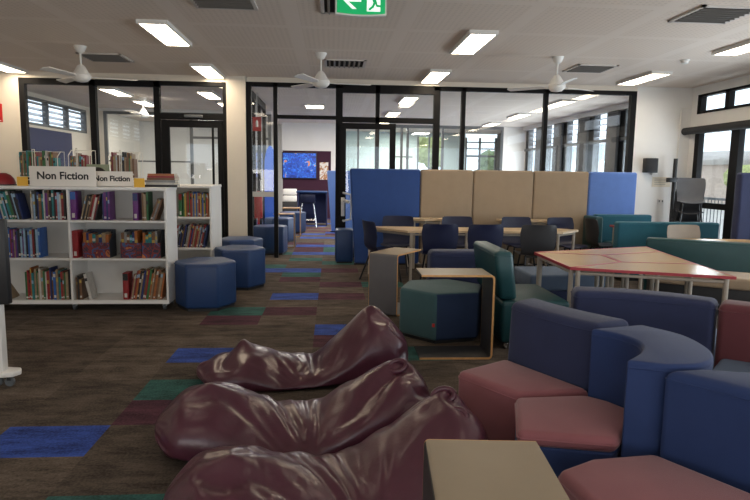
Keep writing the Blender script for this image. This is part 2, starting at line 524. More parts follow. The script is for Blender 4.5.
# left outer wall of the left room with a band of louvres
bm = bmesh.new()
box(bm, XL - 0.15, XL, 11.9, YFF, 0, 2.42)
box(bm, XL - 0.15, XL, 11.9, YFF, 3.0, CEIL)
box(bm, XL - 0.15, XL, 16.2, YFF, 2.42, 3.0)
struct('wall_left_far', bm, WALL)
bm = bmesh.new()
for yy in (11.95, 13.0, 14.03, 15.06, 16.1):
    box(bm, XL - 0.1, XL + 0.02, yy, yy + 0.06, 2.42, 3.0)
box(bm, XL - 0.1, XL + 0.02, 11.95, 16.16, 2.42, 2.47)
box(bm, XL - 0.1, XL + 0.02, 11.95, 16.16, 2.95, 3.0)
w5 = struct('window_5', bm, GREYF)
LOUV = mat('louvre_glass', (0.35, 0.40, 0.48), 0.2, 0.05, 5)
for yy in (12.01, 13.06, 14.09, 15.12):
    bm = bmesh.new()
    for k in range(4):
        z = 2.5 + k * 0.12
        prism(bm, [(XL - 0.12, yy), (XL - 0.02, yy), (XL - 0.02, yy + 0.95), (XL - 0.12, yy + 0.95)], z, z + 0.012, lean=(0, 0))
        for v in bm.verts[-8:]:
            v.co.z += (XL - 0.02 - v.co.x) * 0.7
    obj('louvre', bm, LOUV, w5)
tag(obj('pinboard', B(XL + 0.002, XL + 0.03, 13.1, 15.2, 1.2, 2.36), PINNAVY), 'dark navy pinboard on the wall under the high louvres', 'pinboard')

# far wall with the television, far glazed partition, end wall
struct('wall_far', B(-1.62, 0.20, YF, YF + 0.12, 0, CEIL), WALLW)
struct('wall_far_left', B(XL, -1.62, YFF - 3, YFF - 2.9, 0, CEIL), WALLW)
struct('wall_far_right', B(5.68, XR, YF, YF + 0.12, 0, CEIL), WALLW)
bm = frame_set(bmesh.new(), [(0.20, 0.27), (0.82, 0.88), (2.24, 2.32), (2.44, 2.52), (3.6, 3.68), (5.6, 5.68)], YF, YF + 0.07, 0, 3.0,
               beams=[(0.2, 5.68, 3.0, CEIL), (0.2, 5.68, 0, 0.1), (1.95, 2.65, 2.04, 2.08)])
w6 = struct('window_6', bm, GREYF)
for x0, x1 in [(0.27, 0.82), (0.88, 2.24), (2.52, 3.6), (3.68, 5.6)]:
    pane(w6, x0, x1, YF + 0.035, 0.1, 3.0)
bm = bmesh.new()
for x0, x1 in [(-1.62, 3.3), (4.35, 5.2)]:
    box(bm, x0, x1, YFF, YFF + 0.12, 0, CEIL)
box(bm, 3.3, 4.35, YFF, YFF + 0.12, 2.95, CEIL)
box(bm, 5.2, XR, YFF, YFF + 0.12, 0, 0.5)
struct('wall_end', bm, mat('pale_teal_paint', (0.55, 0.68, 0.68), 0.8, 0.05, 3))
bm = frame_set(bmesh.new(), [(3.3, 3.37), (3.75, 3.81), (4.28, 4.35), (5.2, 5.27), (5.75, 5.82), (6.38, 6.45)], YFF, YFF + 0.08, 0, 2.95,
               beams=[(3.3, 4.35, 0, 0.1), (5.2, 6.45, 2.2, 2.27), (5.2, 6.45, 2.5, 2.54), (5.2, 6.45, 2.75, 2.79)])
w7 = struct('window_7', bm, GREYF)

# right wall beside us: glazed door, high lights, windows toward the camera
bm = bmesh.new()
W = 0.15
box(bm, XR, XR + W, 10.40, YG + 0.14, 0, CEIL)
box(bm, XR, XR + W, YB, 10.40, 2.95, CEIL)
box(bm, XR, XR + W, YB, 10.40, 2.36, 2.62)
box(bm, XR, XR + W, 7.4, 7.9, 0, 2.36)
box(bm, XR, XR + W, YB, 7.4, 0, 0.7)
for ya in (-1.6, 1.3, 4.3):
    box(bm, XR, XR + W, ya, ya + 0.3, 0.7, 2.95)
struct('wall_right', bm, WALLW)
bm = bmesh.new()
for ya in (10.30, 9.55, 8.8, 8.0, 7.0, 5.8, 4.6):
    box(bm, XR - 0.02, XR + 0.08, ya, ya + 0.1, 2.62, 2.95)
box(bm, XR - 0.02, XR + 0.08, 4.6, 10.4, 2.62, 2.66)
box(bm, XR - 0.02, XR + 0.08, 4.6, 10.4, 2.91, 2.95)
w8 = struct('window_8', bm, FRAME)
for ya, yb in [(9.65, 10.30), (8.9, 9.55), (8.1, 8.8)]:
    obj('pane', B(XR + 0.03, XR + 0.038, ya, yb, 2.66, 2.91), GLASS, w8)
bm = bmesh.new()
for ya, yb in [(10.28, 10.40), (9.22, 9.42), (7.9, 8.05)]:
    box(bm, XR - 0.02, XR + 0.08, ya, yb, 0, 2.36)
box(bm, XR - 0.02, XR + 0.08, 7.9, 10.4, 2.28, 2.36)
box(bm, XR - 0.02, XR + 0.08, 9.42, 10.28, 0.98, 1.08)
box(bm, XR - 0.02, XR + 0.08, 8.05, 9.22, 0.98, 1.08)
box(bm, XR - 0.02, XR + 0.08, 7.9, 10.4, 0, 0.12)
d3 = struct('door_3', bm, FRAME)
for ya, yb in [(9.42, 10.28), (8.05, 9.22)]:
    obj('pane', B(XR + 0.03, XR + 0.038, ya, yb, 0.12, 2.28), GLASS, d3)
bm = bmesh.new()
for ya in (1.6, 4.55):
    for k in range(3):
        box(bm, XR - 0.02, XR + 0.06, ya + k * 1.3, ya + k * 1.3 + 0.07, 0.7, 2.36)
w9 = struct('window_9', bm, FRAME)
obj('pane', B(XR + 0.03, XR + 0.036, 1.6, 7.4, 0.72, 2.36), GLASS, w9)
rb = thing('roller_blind', 'charcoal rolled-up roller blind above the glazed side door', 'blind', (XR - 0.1, 9.3, 2.30))
obj('rolled_fabric', lathe(bmesh.new(), [(0.065, -1.35), (0.065, 1.35)], 16, axis='y', c=(0, 0, 0.03)), DARKBL, rb)
obj('bracket', B(-0.07, 0.10, 1.35, 1.38, -0.05, 0.11, 0.01), GREYF, rb)

# right wall of the rooms beyond: dark blinds, louvre windows
bm = bmesh.new()
bays = [(12.3, 13.05), (13.75, 14.65), (15.4, 16.35), (17.1, 17.95), (18.6, 19.6)]
ys = [YG + 0.14] + [v for b_ in bays for v in b_] + [YFF]
for k in range(0, len(ys), 2):
    box(bm, XR, XR + 0.15, ys[k], ys[k + 1], 0, 3.02)
box(bm, XR, XR + 0.15, YG + 0.14, YFF, 3.02, CEIL)
struct('wall_right_far', bm, DARKBL)
bm = bmesh.new()
box(bm, XR - 0.12, XR, YG + 0.14, YF, 2.98, CEIL, mi=0)
struct('trim_3', bm, WALLW)
bm = bmesh.new()
box(bm, XR - 0.05, XR + 0.02, YG + 0.14, YF, 2.30, 2.38)
for ya, yb in bays:
    box(bm, XR - 0.02, XR + 0.1, ya, ya + 0.05, 0, 3.02)
    box(bm, XR - 0.02, XR + 0.1, yb - 0.05, yb, 0, 3.02)
w10 = struct('window_10', bm, GREYF)
for ya, yb in bays:
    bm = bmesh.new()
    for k in range(4):
        z = 2.45 + k * 0.14
        box(bm, XR + 0.02, XR + 0.12, ya + 0.05, yb - 0.05, z, z + 0.02)
    obj('louvre', bm, LOUV, w10)
    obj('pane', B(XR + 0.05, XR + 0.058, ya + 0.05, yb - 0.05, 0, 2.30), GLASS, w10)
bm = bmesh.new()
for k in range(len(bays) - 1):
    ya, yb = bays[k][1], bays[k + 1][0]
    box(bm, XR - 0.16, XR - 0.08, ya + 0.08, yb - 0.1, 0.0, 2.97, 0.02)
cu = struct('trim_4', bm, mat('grey_column_cladding', (0.045, 0.047, 0.052), 0.6, 0.1, 4))

# skirting on the column
# ------------------------------------------------------------------ outside
struct('ground_outside', B(XR + 0.2, 60, -20, 60, -0.35, -0.3), mat('concrete', (0.55, 0.53, 0.5), 0.9, 0.1, 3))
struct('ground_beyond', B(-20, XR + 0.2, YFF + 0.3, 60, -0.35, -0.3), mat('concrete', (0.55, 0.53, 0.5), 0.9, 0.1, 3))
bal = thing('balustrade', 'white metal balustrade with thin upright bars outside the glazed door', 'railing', (XR + 1.5, 0, -0.3))
bm = bmesh.new()
for k in range(100):
    tube(bm, [(0, 6.0 + k * 0.115, 0.1), (0, 6.0 + k * 0.115, 1.35)], 0.009, 6)
obj('upright_bars', bm, GREYF, bal)
obj('top_rail', B(-0.03, 0.03, 5.9, 17.6, 1.35, 1.40), GREYF, bal)
obj('bottom_rail', B(-0.02, 0.02, 5.9, 17.6, 0.08, 0.12), GREYF, bal)
h = thing('house', 'low brick house with a pale roof seen through the side door', 'building', (30, 38, -0.3))
obj('wall', B(-7, 7, -4, 4, 0, 2.6), mat('house_brick', (0.55, 0.45, 0.38), 0.9, 0.15, 8), h)
obj('roof', P([(-7.6, -4.6), (7.6, -4.6), (7.6, 4.6), (-7.6, 4.6)], 2.6, 3.4, 0.3, 1), mat('house_roof', (0.55, 0.52, 0.5), 0.8, 0.1, 6), h)
obj('house_window', B(-3, -1, -4.05, -4, 0.9, 2.1), BLACK, h)
obj('house_window', B(2, 4, -4.05, -4, 0.9, 2.1), BLACK, h)
LEAFM = mat('leafy_green', (0.16, 0.22, 0.10), 0.9, 0.4, 9)
LEAFY = mat('leafy_yellow_green', (0.42, 0.46, 0.20), 0.9, 0.4, 9)
BARK = mat('bark', (0.12, 0.08, 0.05), 0.9, 0.3, 9)
def tree(x, y, hgt, r, label, m):
    t = thing('tree', label, 'tree', (x, y, -0.3))
    obj('trunk', lathe(bmesh.new(), [(0.16, 0), (0.11, hgt * 0.4), (0.07, hgt * 0.7)], 10), BARK, t)
    bm = bmesh.new()
    rr = random.Random(int(x * 10 + y))
    for k in range(14):
        a = rr.random() * 2 * PI
        q = rr.random() ** 0.5 * r * 0.7
        s = r * (0.35 + 0.3 * rr.random())
        res = bmesh.ops.create_icosphere(bm, subdivisions=3, radius=s)
        c = Vector((q * math.cos(a), q * math.sin(a), hgt - r + rr.random() * r * 1.2))
        for v in res['verts']:
            v.co = v.co * (1 + 0.35 * noise.noise(v.co * (5 / s * 0.6) + c)) + c
    obj('foliage', bm, m, t)
tree(18, 22.5, 2.0, 1.0, 'low green bush beyond the balustrade outside the side door', LEAFM)
tree(21.5, 30, 1.9, 1.0, 'yellowish bush in front of the brick house outside', LEAFY)
tree(4.55, 28, 3.3, 0.8, 'yellow-green tree outside the window at the far end', LEAFY)
tree(8.1, 29.5, 2.4, 0.8, 'dark green tree outside the far right-hand louvre window', LEAFM)

# ------------------------------------------------------------------ ceiling fittings
def make_light(label):
    t = thing('ceiling_light', label, 'ceiling light', group='rectangular ceiling lights')
    bm = bmesh.new()
    for b_ in [(-0.165, -0.14, -0.58, 0.58), (0.14, 0.165, -0.58, 0.58), (-0.14, 0.14, -0.58, -0.555), (-0.14, 0.14, 0.555, 0.58)]:
        box(bm, b_[0], b_[1], b_[2], b_[3], -0.045, 0)
    obj('housing', bm, WHITEM, t)
    obj('diffuser', B(-0.14, 0.14, -0.555, 0.555, -0.04, -0.03), LAMP, t)
    return t
lt0 = None
LX = [(-5.3, 'far left'), (-1.95, 'left'), (1.68, 'middle'), (5.02, 'right')]
lights = [(-5.15, 9.95, 'bright light panel at the left edge above the black framed window'),
          (-1.93, 7.40, 'long bright light panel above the bookcase, the larger one'),
          (-1.97, 10.0, 'light panel just in front of the glazed door on the left'),
          (1.68, 7.40, 'large light panel right of the green exit sign'),
          (1.66, 9.95, 'small light panel in front of the long glass partition'),
          (4.98, 9.60, 'light panel beside the right ceiling fan'),
          (4.98, 7.0, 'light panel at the right edge of the ceiling'),
          (-4.4, 12.9, 'light panel behind the left black framed glass, the largest there'),
          (-4.4, 14.9, 'light panel behind the second left pane, beside the inner fan'),
          (-2.55, 13.0, 'light panel behind the pane over the glazed door, the nearer'),
          (-2.5, 14.9, 'light panel behind the pane over the glazed door, the farther'),
          (1.62, 13.1, 'light panel in the passage room behind the glass, the nearest'),
          (1.60, 16.2, 'light panel in the passage room behind the glass, the middle one'),
          (1.62, 19.0, 'light panel in the passage room behind the glass, the farthest'),
          (4.95, 13.1, 'light panel behind the right glass near the louvres, the nearest'),
          (4.95, 16.0, 'light panel behind the right glass near the louvres, the middle one'),
          (4.95, 18.8, 'light panel behind the right glass near the louvres, the farthest')]
for x, y, lb in lights:
    if lt0 is None:
        lt0 = make_light(lb); lt0.location = (x, y, CEIL)
    else:
        dup(lt0, (x, y, CEIL), 0, lb)
# square panel over the passage
t = thing('ceiling_light', 'squarish light panel over the passage beyond the doorway', 'ceiling light', (-0.42, 14.8, CEIL), group='rectangular ceiling lights')
obj('housing', B(-0.24, 0.24, -0.3, 0.3, -0.03, 0), WHITEM, t)
obj('diffuser', B(-0.2, 0.2, -0.26, 0.26, -0.04, -0.025), LAMP, t)

def make_fan():
    t = thing('ceiling_fan', '', 'ceiling fan', group='white ceiling fans')
    obj('canopy', lathe(bmesh.new(), [(0.02, -0.09), (0.05, -0.07), (0.075, -0.02), (0.08, 0.0)], 20), WHITEM, t)
    obj('down_rod', T([(0, 0, -0.05), (0, 0, -0.30)], 0.013), WHITEM, t)
    obj('motor', lathe(bmesh.new(), [(0.03, -0.46), (0.075, -0.45), (0.115, -0.41), (0.12, -0.37), (0.09, -0.33), (0.05, -0.26), (0.03, -0.24)], 24), WHITEM, t)
    for k in range(3):
        a = 2 * PI * k / 3
        bm = bmesh.new()
        box(bm, 0.08, 0.2, -0.02, 0.02, -0.395, -0.387)
        prism(bm, [(0.17, -0.045), (0.66, -0.065), (0.69, 0.0), (0.66, 0.065), (0.17, 0.045)], -0.396, -0.388)
        for v in bm.verts:
            v.co.z += v.co.y * 0.22
            c, s = math.cos(a), math.sin(a)
            v.co = Vector((c * v.co.x - s * v.co.y, s * v.co.x + c * v.co.y, v.co.z))
        obj('blade', bm, WHITEM, t)
    return t
fan = make_fan()
fan['label'] = 'white ceiling fan at the left above the bookcase'
p = G(80, 46, CEIL); fan.location = p; fan.rotation_euler.z = 0.25
dup(fan, G(321, 53, CEIL), 0.1, 'white ceiling fan over the doorway, the middle one')
dup(fan, G(558, 57, CEIL), 0.45, 'white ceiling fan over the long glass partition at the right')
p = G(122, 89, CEIL); dup(fan, (p.x, 13.9, CEIL), 0.5, 'white ceiling fan inside the room behind the left glazing')

def make_vent(label, loc, s=0.30, rz=0.0):
    t = thing('ceiling_vent', label, 'air vent', loc, rz, 'square ceiling air vents')
    bm = bmesh.new()
    for b_ in [(-s, -s + 0.035, -s, s), (s - 0.035, s, -s, s), (-s, s, -s, -s + 0.035), (-s, s, s - 0.035, s)]:
        box(bm, *b_, -0.018, 0)
    obj('frame', bm, mat('vent_frame', (0.62, 0.58, 0.54), 0.6, 0.03, 5), t)
    obj('duct_opening', B(-s + 0.03, s - 0.03, -s + 0.03, s - 0.03, -0.006, -0.001), mat('vent_dark', (0.03, 0.028, 0.026), 0.9, 0.1, 5), t)
    bm = bmesh.new()
    n = 7
    for k in range(n):
        y = -s + 0.05 + (2 * s - 0.1) * (k + 0.5) / n
        prism(bm, [(-s + 0.035, y - 0.004), (s - 0.035, y - 0.004), (s - 0.035, y + 0.004), (-s + 0.035, y + 0.004)], -0.03, -0.006, lean=(0, 0.02))
    obj('grille', bm, mat('vent_slats', (0.30, 0.28, 0.26), 0.6, 0.03, 5), t)
    return t
for px, py, lb, rz in [(352, 5, 'slatted ceiling vent right behind the green exit sign', PI / 2), (222, -1, 'dark ceiling vent cut by the top edge, left of the exit sign', 0),
                   (714, 14, 'large ceiling vent in the upper right corner of the ceiling', 0.0), (106, 57, 'small dark ceiling vent beside the left ceiling fan', 0),
                   (345, 63, 'slatted ceiling vent beside the middle ceiling fan', PI / 2), (590, 68, 'dark ceiling vent beside the right ceiling fan', 0)]:
    make_vent(lb, G(px, py, CEIL), 0.30, rz)
t = thing('smoke_detector', 'small white smoke detector on the ceiling at the right', 'smoke detector', G(685, 60, CEIL))
obj('base', lathe(bmesh.new(), [(0.06, -0.02), (0.065, 0)], 20), WHITEM, t)
obj('sensor_head', lathe(bmesh.new(), [(0.02, -0.055), (0.045, -0.045), (0.05, -0.02)], 20), WHITEM, t)

# green exit sign
ex = A(361, 3, 4.9)
t = thing('exit_sign', 'green running-man exit sign with left arrow hanging from the ceiling', 'exit sign', (ex.x, 4.9, 2.73), 0.0)
def curved_plate(x0, x1, z0, z1, y0, y1, sag=0.012):
    bm = bmesh.new()
    n = 12
    def zz(x, z): return z - sag * (1 - ((x - (x0 + x1) / 2) / ((x1 - x0) / 2)) ** 2) if z < 0.1 else z
    lo, hi = [], []
    vs = []
    for k in range(n + 1):
        x = x0 + (x1 - x0) * k / n
        vs.append([bm.verts.new((x, yy, zz(x, z))) for yy, z in ((y0, z0), (y1, z0), (y1, z1), (y0, z1))])
    for a, b_ in zip(vs, vs[1:]):
        for k in range(4):
            bm.faces.new((a[k], a[(k + 1) % 4], b_[(k + 1) % 4], b_[k]))
    bm.faces.new(vs[0][::-1]); bm.faces.new(vs[-1])
    bmesh.ops.recalc_face_normals(bm, faces=list(bm.faces))
    return bm
obj('casing', curved_plate(-0.20, 0.20, 0.0, 0.225, -0.02, 0.02), WHITEM, t)
panel_ = obj('green_panel', curved_plate(-0.188, 0.188, 0.013, 0.21, -0.026, -0.018), emit('exit_green_lit', (0.0, 0.42, 0.13), 0.5), t)
PW = emit('exit_white_lit', (0.9, 1.0, 0.95), 0.8)
def flat(poly, y=-0.029):
    bm = bmesh.new()
    lo = [bm.verts.new((p_[0], y, p_[1])) for p_ in poly]
    f = bm.faces.new(lo)
    r_ = bmesh.ops.extrude_face_region(bm, geom=[f])
    for v in r_['geom']:
        if isinstance(v, bmesh.types.BMVert): v.co.y += 0.003
    bmesh.ops.recalc_face_normals(bm, faces=list(bm.faces))
    return bm
arrow = [(-0.15, 0.115), (-0.07, 0.195), (-0.04, 0.195), (-0.10, 0.135), (0.0, 0.135), (0.0, 0.095), (-0.10, 0.095), (-0.035, 0.04), (-0.07, 0.04)]
obj('arrow', flat(arrow), PW, panel_)
obj('doorway_symbol', flat([(0.045, 0.025), (0.15, 0.025), (0.15, 0.195), (0.045, 0.195)]), PW, panel_)
bm = bmesh.new()
def addflat(poly):
    merge(bm, flat(poly, -0.033))
addflat([(0.065 + 0.016 * math.cos(k), 0.172 + 0.016 * math.sin(k)) for k in [i * PI / 6 for i in range(12)]])
addflat([(0.07, 0.15), (0.105, 0.155), (0.12, 0.1), (0.095, 0.09)])
addflat([(0.095, 0.09), (0.118, 0.098), (0.10, 0.055), (0.068, 0.03), (0.055, 0.04), (0.085, 0.066)])
addflat([(0.105, 0.10), (0.12, 0.10), (0.128, 0.075), (0.165, 0.07), (0.165, 0.056), (0.118, 0.06)])
addflat([(0.075, 0.15), (0.075, 0.138), (0.045, 0.13), (0.035, 0.10), (0.025, 0.105), (0.035, 0.14)])
obj('running_figure', bm, emit('exit_green_lit', (0.0, 0.42, 0.13), 0.5), panel_)
obj('bracket', B(-0.03, 0.03, -0.015, 0.015, 0.225, CEIL - 2.73), WHITEM, t)

# ------------------------------------------------------------------ furniture makers
def hexagon(R, rot=0.0):
    return [(R * math.cos(rot + k * PI / 3), R * math.sin(rot + k * PI / 3)) for k in range(6)]
def make_ottoman(label, R, hgt, m, rot=0.0, bev=0.03):
    t = thing('hexagonal_ottoman', label, 'ottoman')
    body = obj('upholstered_body', P(hexagon(R, rot), 0.03, hgt, bev, 4), m, t)
    obj('base', P(hexagon(R * 0.92, rot), 0.0, 0.035), BLACK, t)
    bm = bmesh.new()
    pts = [(x * 1.0, y * 1.0, hgt - bev - 0.004) for x, y in hexagon(R * 1.002, rot)]
    tube(bm, pts + [pts[0]], 0.004, 6)
    obj('piping', bm, m, body)
    return t
OT_G = 'blue hexagonal ottomans'
ot = make_ottoman('blue vinyl hexagonal ottoman in front of the others, beside the bookcase', 0.338, 0.52, BLUEV, 0.06)
ot['group'] = OT_G
ot.location = (-1.40, 6.72, 0)
dup(ot, (-1.20, 7.90, 0), -0.1, 'blue vinyl hexagonal ottoman just behind the frontmost one')
dup(ot, (-1.36, 9.02, 0), 0.15, 'blue vinyl hexagonal ottoman nearest the white column, third back')
dup(ot, (-1.14, 11.2, 0), 0.3, 'blue hexagonal ottoman behind the narrow glass pane, beside black table')
dup(ot, (-1.12, 13.2, 0), 0.0, 'blue hexagonal ottoman in the passage between two small side tables')
dup(ot, (-0.98, 15.2, 0), 0.1, 'blue hexagonal ottoman farthest along the passage')

def make_ctable(label, L, Wd, Hh, face, top, group='C-shaped side tables', th=0.016, r=0.035):
    """an upturned C: foot on the floor, upright at x=L, top; face mats"""
    t = thing('side_table', label, 'side table', group=group)
    def path(o):
        pts = [(0, o)]
        a0 = [(L - r + (r - o) * math.sin(k * PI / 8 * 1.0), r - (r - o) * math.cos(k * PI / 8)) for k in range(5)]
        pts += a0
        pts += [(L - r + (r - o) * math.cos(k * PI / 8), Hh - r + (r - o) * math.sin(k * PI / 8)) for k in range(5)]
        pts.append((0.0, Hh - o))
        return pts
    outer, inner = path(0.0), path(th)
    def sheet(o1, o2, y0, y1):
        bm = bmesh.new()
        v = [[bm.verts.new((p_[0], yy, p_[1])) for p_ in o for yy in (y0, y1)] for o in (o1, o2)]
        n = len(o1)
        for k in range(n - 1):
            for s in (0, 1):
                bm.faces.new((v[s][2 * k], v[s][2 * k + 1], v[s][2 * k + 3], v[s][2 * k + 2]))
            for e in (0, 1):
                bm.faces.new((v[0][2 * k + e], v[0][2 * k + 2 + e], v[1][2 * k + 2 + e], v[1][2 * k + e]))
        for k in (0, n - 1):
            bm.faces.new((v[0][2 * k], v[0][2 * k + 1], v[1][2 * k + 1], v[1][2 * k]))
        bmesh.ops.recalc_face_normals(bm, faces=list(bm.faces))
        return bm
    bm = sheet(outer, inner, 0.004, Wd - 0.004)
    bm.normal_update()
    for f in bm.faces:
        c = f.calc_center_median()
        f.material_index = 1 if (c.z > Hh - 0.004 and f.normal.z > 0.8) else 0
    obj('bent_panel', bm, [face, top], t)
    obj('plywood_edge', sheet(outer, inner, 0.0, 0.004), PLY, t)
    obj('plywood_edge', sheet(outer, inner, Wd - 0.004, Wd), PLY, t)
    return t
# near beanbags: C table round the teal ottoman
c2 = make_ctable('C-shaped side table with orange ply edge wrapped round the teal ottoman', 0.60, 0.36, 0.70, BLACKLAM, TANLAM)
c2.location = (0.72, 4.70, 0); c2.rotation_euler.z = -0.01
c1 = make_ctable('grey C-shaped side table behind the farthest beanbag, its flat side toward us', 0.60, 0.34, 0.66, GREYLAM, TANLAM)
c1.location = (0.724, 6.854, 0); c1.rotation_euler.z = PI + 1.0
pa, pb = G(424, 439, 0.60), G(536, 441, 0.60)
d = pb - pa
c3 = make_ctable('tan-topped low side table in the foreground between beanbag and red seats', d.length, 0.55, 0.60, BLACKLAM, TANLAM, r=0.018)
c3.location = (pb.x, pb.y, 0)
c3.rotation_euler.z = math.atan2(d.y, d.x) + PI
c4 = make_ctable('black C-shaped side table with wooden top in the passage, the nearer', 0.42, 0.36, 0.68, BLACKLAM, MAPLE)
c4.location = (-1.16, 12.02, 0)
c5 = make_ctable('black C-shaped side table with wooden top in the passage, the farther', 0.42, 0.36, 0.68, BLACKLAM, MAPLE)
c5.location = (-1.15, 14.1, 0)

# teal ottoman: teal on its left faces, navy on the right
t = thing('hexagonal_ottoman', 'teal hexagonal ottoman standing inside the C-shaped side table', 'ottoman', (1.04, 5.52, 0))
bm = P(hexagon(0.42, 0.21), 0.03, 0.46, 0.03, 4)
bm.normal_update()
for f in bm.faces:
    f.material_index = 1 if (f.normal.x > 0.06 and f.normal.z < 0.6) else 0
obj('upholstered_body', bm, [TEALG, mat('deep_navy_faces', (0.018, 0.035, 0.085), 0.85, 0.06, 5)], t)
obj('base', P(hexagon(0.38, 0.21), 0.0, 0.035), BLACK, t)
obj('fabric_tag', B(-0.150, -0.128, -0.395, -0.372, 0.16, 0.19), RED, t)

def fr_pt(p):
    return (p[0], p[1])
def lounge(name, label, cat, parts, group=None):
    """upholstered unit from world outlines: (part name, outline, z0, z1, bevel, material[, lean])"""
    c = cent(parts[0][1])
    t = thing(name, label, cat, c, 0, group)
    for pt in parts:
        nm, poly, z0, z1, bv, m = pt[:6]
        ln = pt[6] if len(pt) > 6 else (0, 0)
        o = obj(nm, P(rel(poly, c), z0, z1, bv, 4, lean=ln), m, t)
        if nm in ('seat', 'backrest') and bv >= 0.025:      # sewn seam round the top
            bm = bmesh.new()
            q = rel(poly, c)
            k_ = 1 - bv * 1.05 / max(1e-3, z1 - z0)
            ring = [(x_ + ln[0] * k_, y_ + ln[1] * k_, z1 - bv * 1.05) for x_, y_ in q]
            cl = []
            for a_, b_ in zip(ring, ring[1:] + ring[:1]):
                a_, b_ = Vector(a_), Vector(b_)
                dd = (b_ - a_).length
                e_ = min(0.4, bv * 0.55 / dd)
                cl += [a_.lerp(b_, e_), a_.lerp(b_, 1 - e_)]
            tube(bm, cl + [cl[0]], 0.0035, 6)
            obj('piping', bm, m, o)
    return t
def arc(p0, p1, bulge, n=6):
    """points from p0 to p1 bowed sideways"""
    p0, p1 = Vector(p0), Vector(p1)
    d_ = p1 - p0
    nrm = Vector((-d_.y, d_.x))
    return [tuple(p0 + d_ * (k / n) + nrm * bulge * 4 * (k / n) * (1 - k / n)) for k in range(n + 1)]
LG = 'modular lounge seats in the foreground'
HB = 0.76
# seat A (farther)
lounge('lounge_seat', 'modular seat with dusty red cushion and navy back, farthest of three foreground seats', 'lounge seat', [
    ('seat', [(0.69, 3.16)] + [(1.03, 3.38), (1.32, 2.84)] + [(0.925, 2.80)], 0.05, 0.43, 0.035, MAUVE),
    ('backrest', arc((1.03, 3.42), (1.315, 2.85), -0.05) + arc((1.55, 2.96), (1.22, 3.56), 0.05), 0.04, HB, 0.04, NAVYF, (0.03, 0.015)),
    ('base', [(0.73, 3.15), (1.02, 3.33), (1.28, 2.84), (0.94, 2.82)], 0.0, 0.05, 0, BLACK)], LG)
# seat B (curved corner)
def smooth_line(pts, n=4):
    out = []
    for k in range(len(pts) - 1):
        p0, p1, p2, p3 = [Vector(pts[min(max(q, 0), len(pts) - 1)]) for q in (k - 1, k, k + 1, k + 2)]
        for m_ in range(n):
            u = m_ / n
            out.append(tuple(0.5 * (2 * p1 + (p2 - p0) * u + (2 * p0 - 5 * p1 + 4 * p2 - p3) * u * u + (3 * p1 - p0 - 3 * p2 + p3) * u ** 3)))
    out.append(tuple(pts[-1]))
    return out
inner = smooth_line([(1.27, 2.79), (1.365, 2.69), (1.395, 2.55), (1.325, 2.41), (1.20, 2.29)])
outer = smooth_line([(1.33, 2.23), (1.47, 2.235), (1.59, 2.32), (1.66, 2.47), (1.67, 2.68), (1.57, 2.87)])
lounge('lounge_seat', 'curved corner lounge seat with dusty red cushion on a royal blue base', 'lounge seat', [
    ('seat', [(0.90, 2.765), (1.26, 2.785), (1.34, 2.70), (1.39, 2.60), (1.385, 2.53), (1.31, 2.42), (1.17, 2.27), (0.785, 2.365)], 0.36, 0.43, 0.03, MAUVE),
    ('backrest', inner + outer, 0.04, HB, 0.028, ROYALF),
    ('base', [(0.905, 2.76), (1.25, 2.78), (1.33, 2.69), (1.38, 2.60), (1.375, 2.53), (1.30, 2.42), (1.165, 2.275), (0.79, 2.37)], 0.0, 0.365, 0.01, ROYALF)], LG)
# seat C (nearest)
lounge('lounge_seat', 'modular seat with dusty red cushion and navy back nearest us at bottom right', 'lounge seat', [
    ('seat', [(0.83, 2.04), (1.0, 2.13), (1.27, 2.16), (1.60, 1.62), (1.36, 1.36), (0.93, 1.40)], 0.05, 0.43, 0.035, MAUVE),
    ('backrest', [(1.305, 2.205), (1.44, 2.04), (1.57, 1.84), (1.68, 1.58), (1.90, 1.68), (1.80, 1.98), (1.66, 2.17), (1.48, 2.22)], 0.04, HB - 0.01, 0.035, ROYALF),
    ('base', [(0.87, 2.02), (1.24, 2.13), (1.52, 1.62), (1.34, 1.43), (0.96, 1.46)], 0.0, 0.05, 0, BLACK)], LG)
# units behind
lounge('lounge_seat', 'navy bowed backrest of a lounge seat behind the foreground seats', 'lounge seat', [
    ('backrest', arc((1.60, 3.79), (2.33, 3.42), 0.10) + arc((2.46, 3.58), (1.66, 4.0), -0.10), 0.04, 0.75, 0.04, NAVYF),
    ('seat', [(1.72, 4.04), (2.5, 3.62), (2.8, 4.05), (1.9, 4.5)], 0.05, 0.43, 0.03, SLATE)], LG)
lounge('lounge_seat', 'maroon backed lounge seat with slate cushion at the right edge', 'lounge seat', [
    ('backrest', [(2.335, 3.40), (2.87, 2.98), (3.0, 3.14), (2.475, 3.57)], 0.04, 0.75, 0.04, MAROON),
    ('seat', [(2.03, 3.02), (2.5, 2.6), (2.88, 2.96), (2.35, 3.36)], 0.05, 0.43, 0.03, SLATE)], LG)
# teal bench seen from behind
lounge('bench_seat', 'dark teal vinyl bench with upright backrest beside the red-edged tables', 'bench seat', [
    ('seat', [(1.46, 4.95), (2.06, 4.95), (2.06, 5.80), (1.46, 5.80)], 0.06, 0.43, 0.035, TEALV),
    ('backrest', [(1.44, 4.96), (1.60, 4.96), (1.60, 5.79), (1.44, 5.79)], 0.435, 0.86, 0.04, TEALV, (-0.06, 0)),
    ('castor', [(1.50, 4.99), (1.54, 4.99), (1.54, 5.04), (1.50, 5.04)], 0.0, 0.06, 0.01, CHROME)])
lounge('lounge_seat', 'navy low-backed lounge seat behind the teal ottoman', 'lounge seat', [
    ('backrest', arc((1.0, 5.96), (1.66, 5.96), -0.03) + [(1.68, 6.2), (1.0, 6.2)], 0.04, 0.73, 0.05, NAVYF),
    ('seat', [(1.2, 6.21), (1.66, 6.21), (1.60, 6.62), (1.26, 6.62)], 0.05, 0.43, 0.03, NAVYF)])
